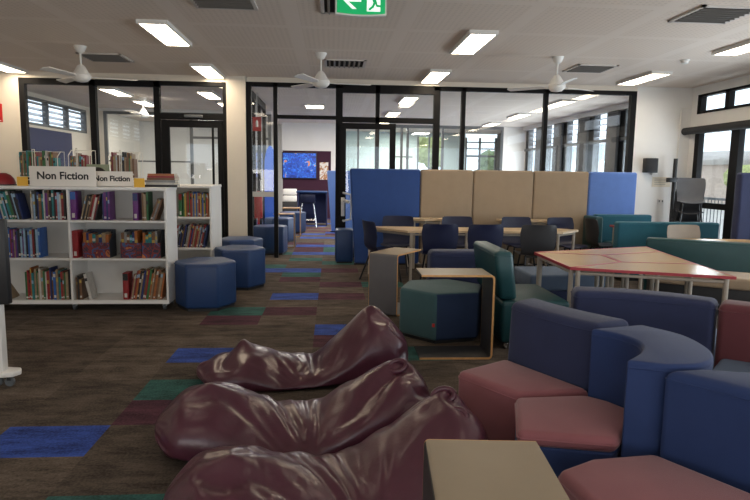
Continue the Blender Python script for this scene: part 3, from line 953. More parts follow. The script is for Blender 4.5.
lounge('ottoman_block', 'slate blue upholstered block under the left end of the red-edged tables', 'ottoman', [
    ('cushion', [(2.16, 6.30), (3.05, 6.30), (3.05, 6.95), (2.16, 6.95)], 0.25, 0.43, 0.03, SLATE),
    ('base', [(2.17, 6.31), (3.04, 6.31), (3.04, 6.94), (2.17, 6.94)], 0.0, 0.25, 0.01, NAVYF)])

# tables
def make_table(name, label, poly, z, top, edge, leg=LEGM, group=None, legs=None, inset=0.07, th=0.026, lr=0.021, cat='table'):
    c = cent(poly)
    t = thing(name, label, cat, c, 0, group)
    q = rel(poly, c)
    obj('tabletop', P([(x * 0.994, y * 0.994) for x, y in q], z - th, z, 0), top, t)
    bm = bmesh.new()
    n = len(q)
    ctr = Vector((0, 0))
    ar = sum(q[i][0] * q[(i + 1) % n][1] - q[(i + 1) % n][0] * q[i][1] for i in range(n))
    qq = q if ar > 0 else q[::-1]
    for k in range(n):
        a, b_ = Vector(qq[k]), Vector(qq[(k + 1) % n])
        nn = Vector((b_ - a).normalized())
        o_ = Vector((nn.y, -nn.x)) * 0.001
        w_ = Vector((-nn.y, nn.x)) * 0.011
        prism(bm, [tuple(a + o_), tuple(b_ + o_), tuple(b_ + w_ - nn * 0.008), tuple(a + w_ + nn * 0.008)], z - th - 0.002, z + 0.002)
    obj('edging', bm, edge, t)
    lp = []
    for x, y in q:
        v = Vector((x, y))
        lp.append(v * (1 - inset / v.length) if v.length > inset else v)
    for v in lp:
        obj('leg', T([(v.x, v.y, 0.0), (v.x, v.y, z - th)], lr, 12), leg, t)
    bm = bmesh.new()
    m_ = len(lp)
    for k in range(m_):
        a, b_ = lp[k], lp[(k + 1) % m_]
        tube(bm, [(a.x, a.y, z - th - 0.03), (b_.x, b_.y, z - th - 0.03)], 0.014, 8)
    obj('frame_rail', bm, leg, t)
    return t
ZT = 0.72
def g2(px, py, z=ZT):
    v = G(px, py, z)
    return (v.x, v.y)
Ca, Cb, Cc, Cd = g2(534, 252), g2(570, 267.5), g2(737, 277), g2(646, 246.5)
P1, P2 = g2(601.5, 255), g2(621, 262)
R1, R2 = g2(661, 251.6), g2(697, 264)
RG = 'red-edged tables pushed together'
def shrink(poly, s=0.006):
    c = cent(poly)
    return [(p_[0] + (c[0] - p_[0]) * s, p_[1] + (c[1] - p_[1]) * s) for p_ in poly]
make_table('classroom_table', 'red-edged wooden table at the left of the joined cluster', shrink([Ca, Cb, P2, P1]), ZT, MAPLE, REDEDGE, group=RG, th=0.02)
make_table('classroom_table', 'red-edged wooden table along the near side of the joined cluster', shrink([Cb, Cc, R2, P2]), ZT, MAPLE, REDEDGE, group=RG, th=0.02)
make_table('classroom_table', 'red-edged wooden table in the middle right of the joined cluster', shrink([P1, P2, R2, R1]), ZT, MAPLE, REDEDGE, group=RG)
make_table('classroom_table', 'red-edged wooden table along the far side of the joined cluster', shrink([Ca, P1, R1, Cd]), ZT, MAPLE, REDEDGE, group=RG)
CG = 'cream tables by the beige screens'
make_table('classroom_table', 'cream table with slanted left end beside the blue screen', [(0.50, 8.92), (1.05, 8.20), (1.95, 8.24), (2.3, 8.80)], 0.72, MAPLEP, MAPLEP, group=CG)
make_table('classroom_table', 'cream table in front of the beige screens, behind the charcoal chair', [(1.97, 8.24), (3.25, 8.20), (3.62, 8.56), (3.30, 8.84), (2.33, 8.80)], 0.72, MAPLEP, MAPLEP, group=CG)
make_table('classroom_table', 'small cream table against the join of blue and beige screens', [(1.18, 9.68), (1.24, 9.42), (1.45, 9.32), (1.78, 9.42), (1.80, 9.68)], 0.80, MAPLEP, MAPLEP, group=CG)
make_table('classroom_table', 'small cream table against the rightmost beige screen', [(2.70, 9.68), (2.74, 9.40), (3.10, 9.34), (3.80, 9.42), (3.90, 9.68)], 0.79, MAPLEP, MAPLEP, group=CG)

# high upholstered screens
def screen(label, x0, x1, y, z, m, group='high upholstered screens', taper=0.0, th=0.13):
    t = thing('booth_screen', label, 'screen', ((x0 + x1) / 2, y, 0), 0, group)
    w = (x1 - x0) / 2
    bm = P([(-w, 0), (w, 0), (w, th), (-w, th)], 0.02, z, 0.035, 4)
    if taper:
        for v in bm.verts:
            if v.co.x < 0 and v.co.z < 0.9: v.co.x += taper * (0.9 - v.co.z) / 0.9
    obj('padded_panel', bm, m, t)
    obj('plinth', B(-w + 0.08, w - 0.05, 0.02, th - 0.02, 0, 0.025), BLACK, t)
    return t
YS = 9.8
SX = [A(350, 170, YS).x, A(421, 170, YS).x, A(474, 170, YS).x, A(534.5, 171, YS).x, A(590, 171, YS).x, A(638, 172, YS).x]
screen('tall blue upholstered screen left of the beige ones', SX[0], SX[1] - 0.004, YS, 1.58, BLUEF, taper=0.09)
screen('tall beige upholstered screen next to the blue one, leftmost beige', SX[1] + 0.004, SX[2] - 0.004, YS, 1.58, BEIGEF)
screen('tall beige upholstered screen, middle of the three', SX[2] + 0.004, SX[3] - 0.004, YS, 1.58, BEIGEF)
screen('tall beige upholstered screen, rightmost of the three', SX[3] + 0.004, SX[4] - 0.004, YS, 1.58, BEIGEF)
screen('tall bright blue upholstered screen behind the pale teal bench', SX[4] + 0.004, SX[5], YS, 1.58, BLUEL)
screen('tall blue upholstered screen in the passage beyond the doorway', A(327, 170, 15.3).x, A(327, 170, 15.3).x + 0.95, 15.3, 1.56, BLUEL, taper=0.12)
screen('tall navy screen cut off by the right edge', 5.31, 6.2, 7.5, 1.58, NAVYF)
t = thing('ottoman_block', 'blue block seat between sliding door and tall blue screen', 'ottoman', (0.20, 10.2, 0))
obj('cushion', B(-0.14, 0.16, -0.22, 0.22, 0.02, 0.56, 0.03, 3), BLUEV, t)
obj('base', B(-0.12, 0.14, -0.20, 0.20, 0, 0.03), BLACK, t)

# chairs
def make_chair(label, m, group='shell chairs around the cream tables', legm=BLACKM):
    t = thing('school_chair', label, 'chair', group=group)
    prof = [(0.215, 0.425), (0.19, 0.44), (0.10, 0.437), (0.0, 0.43), (-0.10, 0.428), (-0.165, 0.44), (-0.205, 0.49), (-0.222, 0.56), (-0.235, 0.65), (-0.25, 0.75), (-0.268, 0.84), (-0.275, 0.855)]
    wid = [0.20, 0.22, 0.225, 0.225, 0.225, 0.222, 0.222, 0.230, 0.242, 0.246, 0.232, 0.20]
    bm = bmesh.new()
    n = 10
    front, back = [], []
    for (yy, zz), w in zip(prof, wid):
        r1, r2 = [], []
        for k in range(n + 1):
            u = -1 + 2 * k / n
            x = u * w
            cv = 0.035 * u * u
            isb = max(0.0, min(1.0, (zz - 0.44) / 0.2))
            y_ = yy + cv * isb * 1.3
            z_ = zz + cv * (1 - isb) * 0.6
            r1.append(bm.verts.new((x, y_, z_)))
            r2.append(bm.verts.new((x, y_ - 0.008 * isb, z_ - 0.008 * (1 - isb))))
        front.append(r1); back.append(r2)
    def link(a, b_, flip):
        for k in range(n):
            vs = (a[k], a[k + 1], b_[k + 1], b_[k])
            bm.faces.new(vs if not flip else vs[::-1])
    for a, b_ in zip(front, front[1:]): link(a, b_, True)
    for a, b_ in zip(back, back[1:]): link(a, b_, False)
    link(front[0], back[0], False); link(front[-1], back[-1], True)
    for a in range(len(front) - 1):
        for k in (0, n):
            bm.faces.new((front[a][k], front[a + 1][k], back[a + 1][k], back[a][k]))
    bmesh.ops.recalc_face_normals(bm, faces=list(bm.faces))
    obj('seat_shell', bm, m, t, smooth=60)
    for sx in (-1, 1):
        obj('leg', T([(sx * 0.14, 0.13, 0.425), (sx * 0.19, 0.20, 0.0)], 0.013), legm, t)
        obj('leg', T([(sx * 0.14, -0.12, 0.42), (sx * 0.20, -0.27, 0.0)], 0.013), legm, t)
    bm = bmesh.new()
    box(bm, -0.15, 0.15, 0.115, 0.14, 0.405, 0.425); box(bm, -0.15, 0.15, -0.13, -0.105, 0.40, 0.42)
    obj('seat_frame', bm, legm, t)
    return t
ch = make_chair('navy shell chair seen side-on at the slanted end of the cream table', CHNAVY)
ch.location = (0.72, 8.32, 0); ch.rotation_euler.z = -1.25
dup(ch, (1.43, 8.02, 0), 0.0, 'navy shell chair with its back to us, nearest the blue screen')
dup(ch, (2.03, 8.02, 0), 0.05, 'navy shell chair with its back to us, next to the charcoal chair')
k_ = dup(ch, (2.76, 8.00, 0), -0.03, 'charcoal shell chair with its back to us at the cream table')
recolour(k_, 'seat_shell', CHCHAR)
dup(ch, (0.98, 9.0, 0), PI - 0.2, 'navy shell chair on the far side of the slanted-end table')
dup(ch, (1.95, 9.0, 0), PI, 'navy shell chair behind the cream table between two navy chairs')
dup(ch, (2.90, 9.0, 0), PI + 0.05, 'navy shell chair behind the charcoal one, in front of beige screen')
dup(ch, (3.64, 8.98, 0), PI + 0.25, 'navy shell chair at the right end of the cream tables')
# dark chair side-on by the small red edged table
k_ = dup(ch, (4.23, 9.02, 0), -PI / 2, 'dark chair seen side-on beside the small red-edged table', 'shell chairs on the right')
recolour(k_, 'seat_shell', CHCHAR)
k_ = dup(ch, (5.02, 8.05, 0), PI + 0.05, 'taupe shell chair facing us behind the wooden table on the right', 'shell chairs on the right')
k_.location = (4.86, 7.72, -0.0)
recolour(k_, 'seat_shell', CHTAUPE)
# stack of grey chairs
for k in range(5):
    k_ = dup(ch, (6.0 - 0.006 * k, 9.75 - 0.03 * k, k * 0.172), PI - 0.45,
             ['lowest chair of the grey stack by the side door', 'second chair from the bottom of the grey stack', 'middle chair of the grey stack by the side door',
              'fourth chair from the bottom of the grey stack', 'grey chair on top of the stack by the side door'][k], 'grey stacked chairs')
    k_.scale = (0.9, 0.9, 0.95)
    recolour(k_, 'seat_shell', CHGREY if k == 4 else CHCHAR)

# right hand booths
lounge('bench_seat', 'pale teal bench below the bright blue screen', 'bench seat', [
    ('base', [(4.25, 9.33), (5.28, 9.33), (5.28, 9.74), (4.25, 9.74)], 0.0, 0.07, 0, BLACK),
    ('backrest', [(4.36, 9.62), (5.32, 9.62), (5.32, 9.77), (4.36, 9.77)], 0.06, 0.88, 0.03, TEALF),
    ('seat', [(4.5, 9.3), (5.28, 9.3), (5.28, 9.615), (4.5, 9.615)], 0.05, 0.45, 0.03, TEALV),
    ('arm_panel', [(4.20, 9.3), (4.34, 9.3), (4.34, 9.77), (4.20, 9.77)], 0.05, 0.86, 0.03, TEALV)])  # last part: another bench's back, its shade put in as dark teal
lounge('bench_seat', 'wide teal bench back in front of the stacked chairs', 'bench seat', [
    ('base', [(4.2, 8.33), (5.58, 8.33), (5.58, 8.7), (4.2, 8.7)], 0.0, 0.06, 0, BLACK),
    ('backrest', [(4.10, 8.30), (5.62, 8.30), (5.62, 8.46), (4.10, 8.46)], 0.05, 0.86, 0.03, TEALF),
    ('seat', [(4.2, 8.47), (5.6, 8.47), (5.6, 8.72), (4.2, 8.72)], 0.05, 0.44, 0.03, TEALF)])
lounge('bench_seat', 'long dark teal bench with beige cushion behind the red-edged tables', 'bench seat', [
    ('backrest', [(3.88, 7.12), (4.98, 6.42), (5.06, 6.55), (3.96, 7.25)], 0.05, 0.76, 0.03, TEALV),
    ('seat', [(3.66, 6.56), (4.55, 5.98), (4.93, 6.42), (3.86, 7.08)], 0.30, 0.43, 0.03, BEIGEF),
    ('base', [(3.70, 6.58), (4.54, 6.04), (4.90, 6.40), (3.88, 7.04)], 0.0, 0.30, 0.01, BLACK)])
make_table('classroom_table', 'small red-edged table between the dark chair and teal bench', [(4.42, 8.80), (5.2, 8.80), (5.2, 9.25), (4.42, 9.25)], 0.74, MAPLE, REDEDGE, group='tables on the right')
make_table('classroom_table', 'wooden table behind the long dark teal bench', [(4.15, 7.30), (5.3, 7.0), (5.45, 7.45), (4.2, 7.55)], 0.71, MAPLE, MAPLE, group='tables on the right')

# ------------------------------------------------------------------ back wall bits on the right
sp = A(648.5, 165.5, YG)
t = thing('wall_speaker', 'black box speaker on the white wall right of the glazing', 'speaker', (sp.x, YG, sp.z))
obj('case', B(-0.115, 0.115, -0.13, 0.0, -0.13, 0.13, 0.012), BLACK, t)
obj('bracket', B(0.05, 0.16, -0.05, 0.0, -0.17, -0.13, 0.005), WHITEM, t)
obj('grille', B(-0.09, 0.09, -0.136, -0.13, -0.1, 0.1, 0.003), mat('speaker_cloth', (0.03, 0.03, 0.033), 0.9, 0.2, 60), t)
sp = A(661, 182, YG)
t = thing('notice', 'pale paper notice on the white wall below the speaker', 'notice', (sp.x, YG - 0.004, sp.z))
obj('sheet', B(-0.17, 0.17, -0.004, 0.004, -0.09, 0.09), PAPER, t)
bm = bmesh.new()
for k in range(4):
    box(bm, -0.13, 0.13 - 0.05 * (k % 2), -0.0055, -0.004, 0.05 - k * 0.032, 0.055 - k * 0.032)
obj('printed_line', bm, GREYF, t)
sp = A(660.5, 201, YG)
t = thing('power_outlet', 'white double power outlet low on the back wall', 'power outlet', (sp.x, YG, sp.z))
obj('plate', B(-0.06, 0.06, -0.012, 0, -0.04, 0.04, 0.004), WHITEM, t)
bm = bmesh.new()
for sx in (-0.03, 0.03):
    box(bm, sx - 0.01, sx + 0.01, -0.0145, -0.012, -0.02, 0.015)
obj('socket', bm, GREYF, t)
t = thing('folded_stand', 'tall thin black folded stand against the wall behind stacked chairs', 'stand', (6.12, 10.42, 0))
obj('pole', T([(0, 0, 0.04), (0, 0, 1.84)], 0.035, 10), BLACK, t)
obj('folded_leg', T([(0.0, -0.06, 0.03), (-0.02, -0.04, 1.2)], 0.02, 8), BLACK, t)
obj('folded_leg', T([(0.07, 0.0, 0.03), (0.05, 0.0, 1.2)], 0.02, 8), BLACK, t)
obj('clamp', B(-0.13, 0.05, -0.05, 0.05, 1.42, 1.5, 0.01), BLACK, t)
tag(obj('conduit', T([(6.25, YG - 0.02, 0.0), (6.25, YG - 0.02, 2.72), (XR - 0.02, YG - 0.02, 2.75)], 0.014), WHITEM), 'thin white conduit pipe running up the corner by the side door', 'pipe')

# left red sign on the wall, fire gear behind the pane
sp = A(2.5, 113, YG)
t = thing('wall_sign', 'red sign on the wall at the left edge', 'sign', (sp.x - 0.1, YG, sp.z))
obj('plate', B(-0.1, 0.1, -0.012, 0, -0.15, 0.15), RED, t)
obj('white_border', B(-0.08, 0.08, -0.014, -0.012, -0.13, -0.12), WHITEM, t)
sp = A(256, 124, 12.6)
t = thing('fire_extinguisher_sign', 'small red and white fire extinguisher sign behind the narrow pane', 'sign', (sp.x + 0.02, 12.6, sp.z))
obj('plate', B(-0.085, 0.085, 0, 0.01, -0.14, 0.14), RED, t)
obj('symbol', lathe(bmesh.new(), [(0.02, -0.06), (0.025, -0.05), (0.025, 0.05), (0.008, 0.08)], 10, c=(0, -0.001, 0)), WHITEM, t)
obj('hanger', B(-0.01, 0.01, 0.002, 0.008, 0.14, CEIL - sp.z), WHITEM, t)
t = thing('fire_extinguisher', 'red fire extinguisher on its stand behind the narrow glass pane', 'fire extinguisher', (-1.44, 11.95, 0.0))
obj('cylinder', lathe(bmesh.new(), [(0.07, 0.62), (0.08, 0.64), (0.08, 1.02), (0.06, 1.08), (0.025, 1.11), (0.025, 1.13)], 18), RED, t)
obj('valve', B(-0.02, 0.05, -0.015, 0.015, 1.13, 1.17, 0.005), BLACK, t)
obj('hose', T([(0.04, 0, 1.14), (0.10, 0, 1.1), (0.105, 0, 0.85), (0.095, 0, 0.72)], 0.011), BLACK, t)
bm = bmesh.new()
box(bm, -0.09, 0.09, -0.09, 0.09, 0.0, 0.02); tube(bm, [(0, 0.0, 0.02), (0, 0.0, 0.61)], 0.02); box(bm, -0.07, 0.07, -0.07, 0.07, 0.60, 0.62)
obj('stand', bm, RED, t)
sp0, sp1 = A(266, 146, 13.2), A(266, 213, 13.2)
t = thing('tall_panel', 'tall narrow blue panel with rounded top standing behind the glass', 'panel', (sp0.x + 0.03, 13.75, 0))
bm = bmesh.new()
w, hh = 0.13, sp0.z + 0.03
poly = [(-w * 0.9, 0.0)] + [(-w, 0.4), (-w, hh - 0.5)] + [(-w * math.cos(a), hh - 0.5 + 0.5 * math.sin(a)) for a in [k * PI / 16 for k in range(1, 16)]] + [(w, hh - 0.5), (w, 0.4), (w * 0.9, 0)]
merge(bm, flat(poly, 0)); 
for v in bm.verts: v.co.y = 0.0 if v.co.y < 0.0015 else 0.05
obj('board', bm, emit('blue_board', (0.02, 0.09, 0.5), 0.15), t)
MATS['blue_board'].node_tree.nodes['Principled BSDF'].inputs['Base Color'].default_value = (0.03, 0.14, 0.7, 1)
obj('foot', B(-0.16, 0.16, -0.12, 0.17, 0, 0.02, 0.005), BLACK, t)

# television, pinboard, high bench at the far end
a0, a1 = A(283, 153, YF), A(316, 178, YF)
t = thing('television', 'wall television showing a bright blue picture at the far end', 'television', ((a0.x + a1.x) / 2, YF - 0.02, (a0.z + a1.z) / 2))
w, hh = (a1.x - a0.x) / 2, (a0.z - a1.z) / 2
case_ = obj('casing', B(-w - 0.03, w + 0.03, -0.06, 0.005, -hh - 0.03, hh + 0.03, 0.008), BLACK, t)
obj('screen', B(-w, w, -0.064, -0.058, -hh, hh), art_mat('screen_picture', [(0.01, 0.03, 0.2), (0.01, 0.06, 0.42), (0.02, 0.05, 0.30), (0.02, 0.13, 0.6), (0.01, 0.04, 0.28), (0.02, 0.08, 0.45), (0.05, 0.25, 0.6), (0.5, 0.17, 0.08)], 5.0, 0.7), case_)
t = tag(obj('pinboard', B(-1.60, A(331, 150, YF).x, YF - 0.015, YF - 0.002, 0.0, A(316, 151, YF).z), PURPLEW), 'dark purple pinboard wall around the television', 'pinboard')
sp = A(324, 171, YF)
t = tag(obj('poster', B(sp.x - 0.14, sp.x + 0.14, YF - 0.022, YF - 0.0152, sp.z - 0.28, sp.z + 0.28),
        art_mat('poster_print', [(0.75, 0.7, 0.66), (0.7, 0.66, 0.62), (0.45, 0.22, 0.10), (0.75, 0.72, 0.7), (0.5, 0.3, 0.2)], 3.5, 0, 3.0)), 'small pale poster with brown patch right of the television', 'poster')
t = thing('high_bench', 'high blue bench table in front of the television wall', 'bench table', (-0.55, 17.35, 0))
obj('benchtop', B(-0.45, 0.42, -0.28, 0.28, 0.93, 0.98, 0.008), BLUEV, t)
for sx in (-1, 1):
    obj('end_panel', B(sx * 0.40 - 0.02, sx * 0.40 + 0.02, -0.24, 0.24, 0, 0.93), PINNAVY, t)
obj('modesty_panel', B(-0.38, 0.38, 0.18, 0.21, 0.05, 0.93), PINNAVY, t)
t = thing('bar_stool', 'navy bar stool with chrome legs at the high blue bench', 'stool', (-0.66, 16.75, 0))
obj('seat_shell', B(-0.2, 0.2, -0.17, 0.17, 0.66, 0.72, 0.02), CHNAVY, t)
obj('backrest', B(-0.2, 0.2, -0.21, -0.18, 0.70, 0.90, 0.01), CHNAVY, t)
for sx in (-1, 1):
    for sy in (-1, 1):
        obj('leg', T([(sx * 0.15, sy * 0.13, 0.66), (sx * 0.24, sy * 0.2, 0.0)], 0.012), CHROME, t)
bm = bmesh.new()
q = [(sx * 0.215, sy * 0.18, 0.2) for sx, sy in ((-1, -1), (1, -1), (1, 1), (-1, 1))]
tube(bm, q + [q[0]], 0.009)
obj('footrest', bm, CHROME, t)
t = thing('storage_tub', 'pale plastic storage tub stack below the television', 'tub', (-1.28, 18.6, 0))
obj('stand', B(-0.22, 0.22, -0.2, 0.2, 0, 0.62, 0.01), BLACKLAM, t)
for k in range(2):
    obj('tub', P([(-0.2, -0.18), (0.2, -0.18), (0.2, 0.18), (-0.2, 0.18)], 0.62 + k * 0.2, 0.80 + k * 0.2, 0.02, 2), WHITE, t)

# ------------------------------------------------------------------ bookcases
def bookcase(label, x0, x1, dividers, yf, depth, z0, z1, shelf_z):
    cx = (x0 + x1) / 2
    t = thing('bookcase', label, 'bookcase', (cx, yf, 0), 0, 'white mobile bookcases')
    th = 0.022
    a, b_ = x0 - cx, x1 - cx
    obj('top', B(a - 0.008, b_ + 0.008, -0.008, depth + 0.008, z1 - 0.03, z1, 0.003), WHITE, t)
    for x in (a, b_ - th):
        obj('side_panel', B(x, x + th, 0, depth, z0, z1 - 0.03), WHITE, t)
    for d_ in dividers:
        obj('divider', B(d_ - cx - th / 2, d_ - cx + th / 2, 0.002, depth * 0.95, z0 + th, z1 - 0.03), WHITE, t)
    obj('back_panel', B(a + th, b_ - th, depth - 0.012, depth, z0, z1 - 0.03), WHITE, t)
    obj('bottom_shelf', B(a + th, b_ - th, 0, depth - 0.012, z0, z0 + 0.04), WHITE, t)
    xs = [a + th] + sorted(d_ - cx for d_ in dividers) + [b_ - th]
    for k in range(len(xs) - 1):
        for z in shelf_z:
            obj('shelf', B(xs[k] + (th / 2 if k else 0), xs[k + 1] - (th / 2 if k < len(xs) - 2 else 0), 0.006, depth - 0.012, z - 0.022, z), WHITE, t)
    for x in (a + 0.06, (a + b_) / 2, b_ - 0.06):
        for y in (0.06, depth - 0.06):
            bm = bmesh.new()
            box(bm, x - 0.02, x + 0.02, y - 0.02, y + 0.02, 0.04, z0)
            fork = obj('castor', bm, mat('castor_grey', (0.4, 0.4, 0.4), 0.4, 0.05, 5), t)
            obj('wheel', lathe(bmesh.new(), [(0.033, -0.014), (0.033, 0.014)], 14, c=(x, y, 0.033), axis='x'), GREYF, fork)
    return t
BY, BZ1 = 6.5, A(100, 187, 6.5).z
SZ = [A(100, 258.5, 6.5).z, A(100, 220.5, 6.5).z]
BZ0 = A(100, 304, 6.5).z
BX1, BXD = A(167.5, 250, 6.5).x, A(70, 250, 6.5).x
BX0 = BXD - (BX1 - BXD)
BD = 0.42
bookcase('white wheeled bookcase with two bays of books and Non Fiction signs on top', BX0, BX1, [BXD], BY, BD, BZ0, BZ1, SZ)
CY = 7.95
CX1 = A(211, 200, CY).x
CX0 = CX1 - 1.1
CZ1 = A(195, 185.5, CY).z
CSZ = [A(195, 248, CY).z, A(195, 217, CY).z]
bookcase('white bookcase standing behind the first, beside the blue ottomans', CX0, CX1, [], CY, 0.72, 0.09, CZ1, CSZ)
print('bookcase', BX0, BXD, BX1, BZ0, SZ, BZ1, 'second', CX0, CX1, CZ1, CSZ)

# books
PAL = {'red': (0.27, 0.022, 0.025), 'dark red': (0.20, 0.02, 0.025), 'navy': (0.02, 0.035, 0.13), 'blue': (0.03, 0.11, 0.36), 'green': (0.035, 0.13, 0.05),
       'teal': (0.02, 0.18, 0.19), 'brown': (0.16, 0.08, 0.04), 'tan': (0.29, 0.21, 0.13), 'white': (0.50, 0.48, 0.44), 'grey': (0.22, 0.22, 0.22),
       'black': (0.02, 0.02, 0.022), 'orange': (0.34, 0.11, 0.03), 'purple': (0.13, 0.03, 0.17), 'yellow': (0.42, 0.30, 0.07), 'pale blue': (0.25, 0.38, 0.52)}
BM = {k: mat('cover_' + k.replace(' ', '_'), v, 0.4, 0.18, 18) for k, v in PAL.items()}
BAND = {k: mat('band_' + k, PAL[k], 0.4, 0.1, 18) for k in ('white', 'yellow', 'black', 'pale blue')}
ORD = ['first', 'second', 'third', 'fourth', 'fifth', 'sixth', 'seventh', 'eighth', 'ninth', 'tenth', 'eleventh', 'twelfth', 'thirteenth', 'fourteenth',
       'fifteenth', 'sixteenth', 'seventeenth', 'eighteenth', 'nineteenth', 'twentieth', 'twenty-first', 'twenty-second', 'twenty-third', 'twenty-fourth', 'twenty-fifth', 'twenty-sixth', 'twenty-seventh', 'twenty-eighth', 'twenty-ninth', 'thirtieth', 'thirty-first', 'thirty-second', 'thirty-third', 'thirty-fourth', 'thirty-fifth']
def book_mesh(w, d_, h_, band):
    bm = bmesh.new()
    c = 0.0022
    box(bm, 0, w, 0, c * 1.4, 0, h_)                 # spine
    box(bm, 0, c, c, d_, 0, h_)
    box(bm, w - c, w, c, d_, 0, h_)
    box(bm, c, w - c, c, d_ - 0.004, 0.004, h_ - 0.004, mi=1)
    zs = random.uniform(0.012, 0.03)
    if random.random() < 0.55: box(bm, 0.002, w - 0.002, -0.0007, 0, zs, zs + random.uniform(0.012, 0.028), mi=2)
    if band:
        zz = h_ * (0.55 + 0.3 * random.random())
        box(bm, 0.001, w - 0.001, -0.0007, 0, zz, zz + h_ * 0.12, mi=3)
    return bm
def put_book(name, x, y, z, w, d_, h_, colour, lean, label, group, cat='book'):
    """lean > 0: top tips to the right, resting on the lower right corner"""
    bm = book_mesh(w, d_, h_, random.random() < 0.6)
    o = obj('book', bm, [BM[colour], PAPER, STICK, BAND[random.choice(list(BAND))]])
    if lean >= 0:
        for v in o.data.vertices: v.co.x -= w
        o.location = (x + w * math.cos(lean), y, z + 0.001)
    else:
        o.location = (x, y, z + 0.001)
    o.rotation_euler = (0, lean, 0)
    tag(o, label, cat, group)
    return o
def book_row(x0, x1, y, z, hmax, where, lean=0.0, pal=None, wr=(0.012, 0.026), hr=(0.78, 1.0), leanvar=0.0, group=None):
    n = 0
    x = x0
    items = []
    pal = pal or list(PAL)
    while True:
        w = random.uniform(*wr)
        ln = lean
        pitch = w / math.cos(ln)
        if x + pitch > x1: break
        items.append((x, w, ln)); x += pitch + 0.0012
    last = None
    for k, (xx, w, ln) in enumerate(items):
        col = random.choice([p_ for p_ in pal if p_ != last]); last = col
        h_ = hmax * random.uniform(*hr)
        if ln < 0: xx += 0
        place = '%s from the left' % ORD[min(k, len(ORD) - 1)] if k < len(items) - 1 else 'the last at right'
        put_book('book', xx, y + random.uniform(0, 0.015), z, w, 0.17, h_, col, ln, '%s book, %s %s' % (col, place, where), group or ('books ' + where))
def xpx(px, Y): return A(px, 240, Y).x
Yb = BY + 0.03
H1, H2, H3 = BZ1 - 0.03 - SZ[1], SZ[1] - 0.022 - SZ[0], SZ[0] - 0.022 - (BZ0 + 0.04)
def label_block(px0, px1, y_, z, h_, cols, label, Y=Yb):
    t = thing('shelf_label_block', label, 'shelf label', (xpx(px0, Y), Y, z + 0.001), group='coloured shelf label blocks')
    w = xpx(px1, Y) - xpx(px0, Y)
    obj('block', B(0, w, 0, 0.16, 0, h_, 0.002), BM[cols[0]], t)
    obj('upper_label', B(0.002, w - 0.002, -0.001, 0, h_ * 0.72, h_ * 0.98), BM[cols[1]], t)
    obj('white_marks', B(w * 0.25, w * 0.75, -0.0015, -0.0005, h_ * 0.08, h_ * 0.24), STICK, t)
SH = {('left', 2): 'on the top left shelf', ('left', 1): 'on the middle left shelf', ('left', 0): 'on the bottom left shelf',
      ('right', 2): 'on the top right shelf', ('right', 1): 'on the middle right shelf', ('right', 0): 'on the bottom right shelf'}
zB = BZ0 + 0.04
book_row(BX0 + 0.12, xpx(32, Yb) - 0.06, Yb, SZ[1], 0.315, SH[('left', 2)] + ', leaning group', lean=-0.22, pal=['blue', 'green', 'navy', 'teal', 'white', 'pale blue', 'black'], hr=(0.85, 0.98))
book_row(xpx(32, Yb) + 0.0, BXD - 0.02, Yb, SZ[1], 0.32, SH[('left', 2)] + ', upright group', pal=['blue', 'white', 'teal', 'grey', 'navy', 'dark red', 'pale blue', 'black', 'purple', 'brown'], hr=(0.82, 0.98))
book_row(BX0 + 0.05, xpx(40, Yb), Yb, SZ[0], 0.33, SH[('left', 1)], pal=['navy', 'blue', 'grey', 'purple', 'pale blue', 'black', 'dark red', 'tan'], hr=(0.85, 0.98))
put_book('book', xpx(8, Yb) - 0.02, Yb, zB, 0.025, 0.17, 0.27, 'tan', -0.55, 'tan book leaning far over on the bottom shelf of the left bay', 'books on the bottom shelf of the left bay')
book_row(xpx(22, Yb), BXD - 0.02, Yb, zB, 0.355, SH[('left', 0)], pal=['green', 'orange', 'blue', 'navy', 'red', 'tan', 'white', 'teal', 'black', 'dark red', 'brown'], hr=(0.8, 0.98))
label_block(72, 77.5, 0, SZ[1], 0.30, ('purple', 'blue'), 'purple and blue shelf label block on the top shelf, right bay start')
book_row(xpx(81, Yb), xpx(103, Yb) - 0.05, Yb, SZ[1], 0.315, SH[('right', 2)] + ', first group', lean=0.24, pal=['red', 'white', 'blue', 'brown', 'dark red', 'tan', 'black'], hr=(0.75, 0.95))
book_row(xpx(103.5, Yb), xpx(111, Yb), Yb, SZ[1], 0.315, SH[('right', 2)] + ', first group end', pal=['dark red', 'navy', 'purple', 'grey'], hr=(0.88, 0.98))
label_block(134, 139, 0, SZ[1], 0.29, ('purple', 'navy'), 'purple shelf label block on the top shelf, mid right bay')
book_row(xpx(143, Yb), xpx(150, Yb), Yb, SZ[1], 0.31, SH[('right', 2)] + ', second group', pal=['brown', 'tan', 'green'], hr=(0.9, 0.98))
book_row(xpx(150.5, Yb), BX1 - 0.03 - 0.075, Yb, SZ[1], 0.31, SH[('right', 2)] + ', leaning end group', lean=0.35, pal=['tan', 'black', 'grey', 'brown', 'white'], hr=(0.75, 0.95))
label_block(72, 77.5, 0, SZ[0], 0.29, ('red', 'red'), 'red shelf label block on the middle shelf, right bay start')
book_row(xpx(71.5, Yb) + 0.02, xpx(80, Yb), Yb, zB, 0.28, SH[('right', 0)] + ', left group', pal=['orange', 'red', 'brown', 'black'], hr=(0.8, 0.98))
put_book('book', xpx(80, Yb) + 0.07, Yb, zB, 0.028, 0.17, 0.28, 'white', -0.2, 'white book leaning at the end of the left group, bottom right bay', 'books on the bottom shelf of the right bay')
label_block(121, 126.5, 0, zB, 0.29, ('red', 'black'), 'red shelf label block on the bottom shelf, right bay')
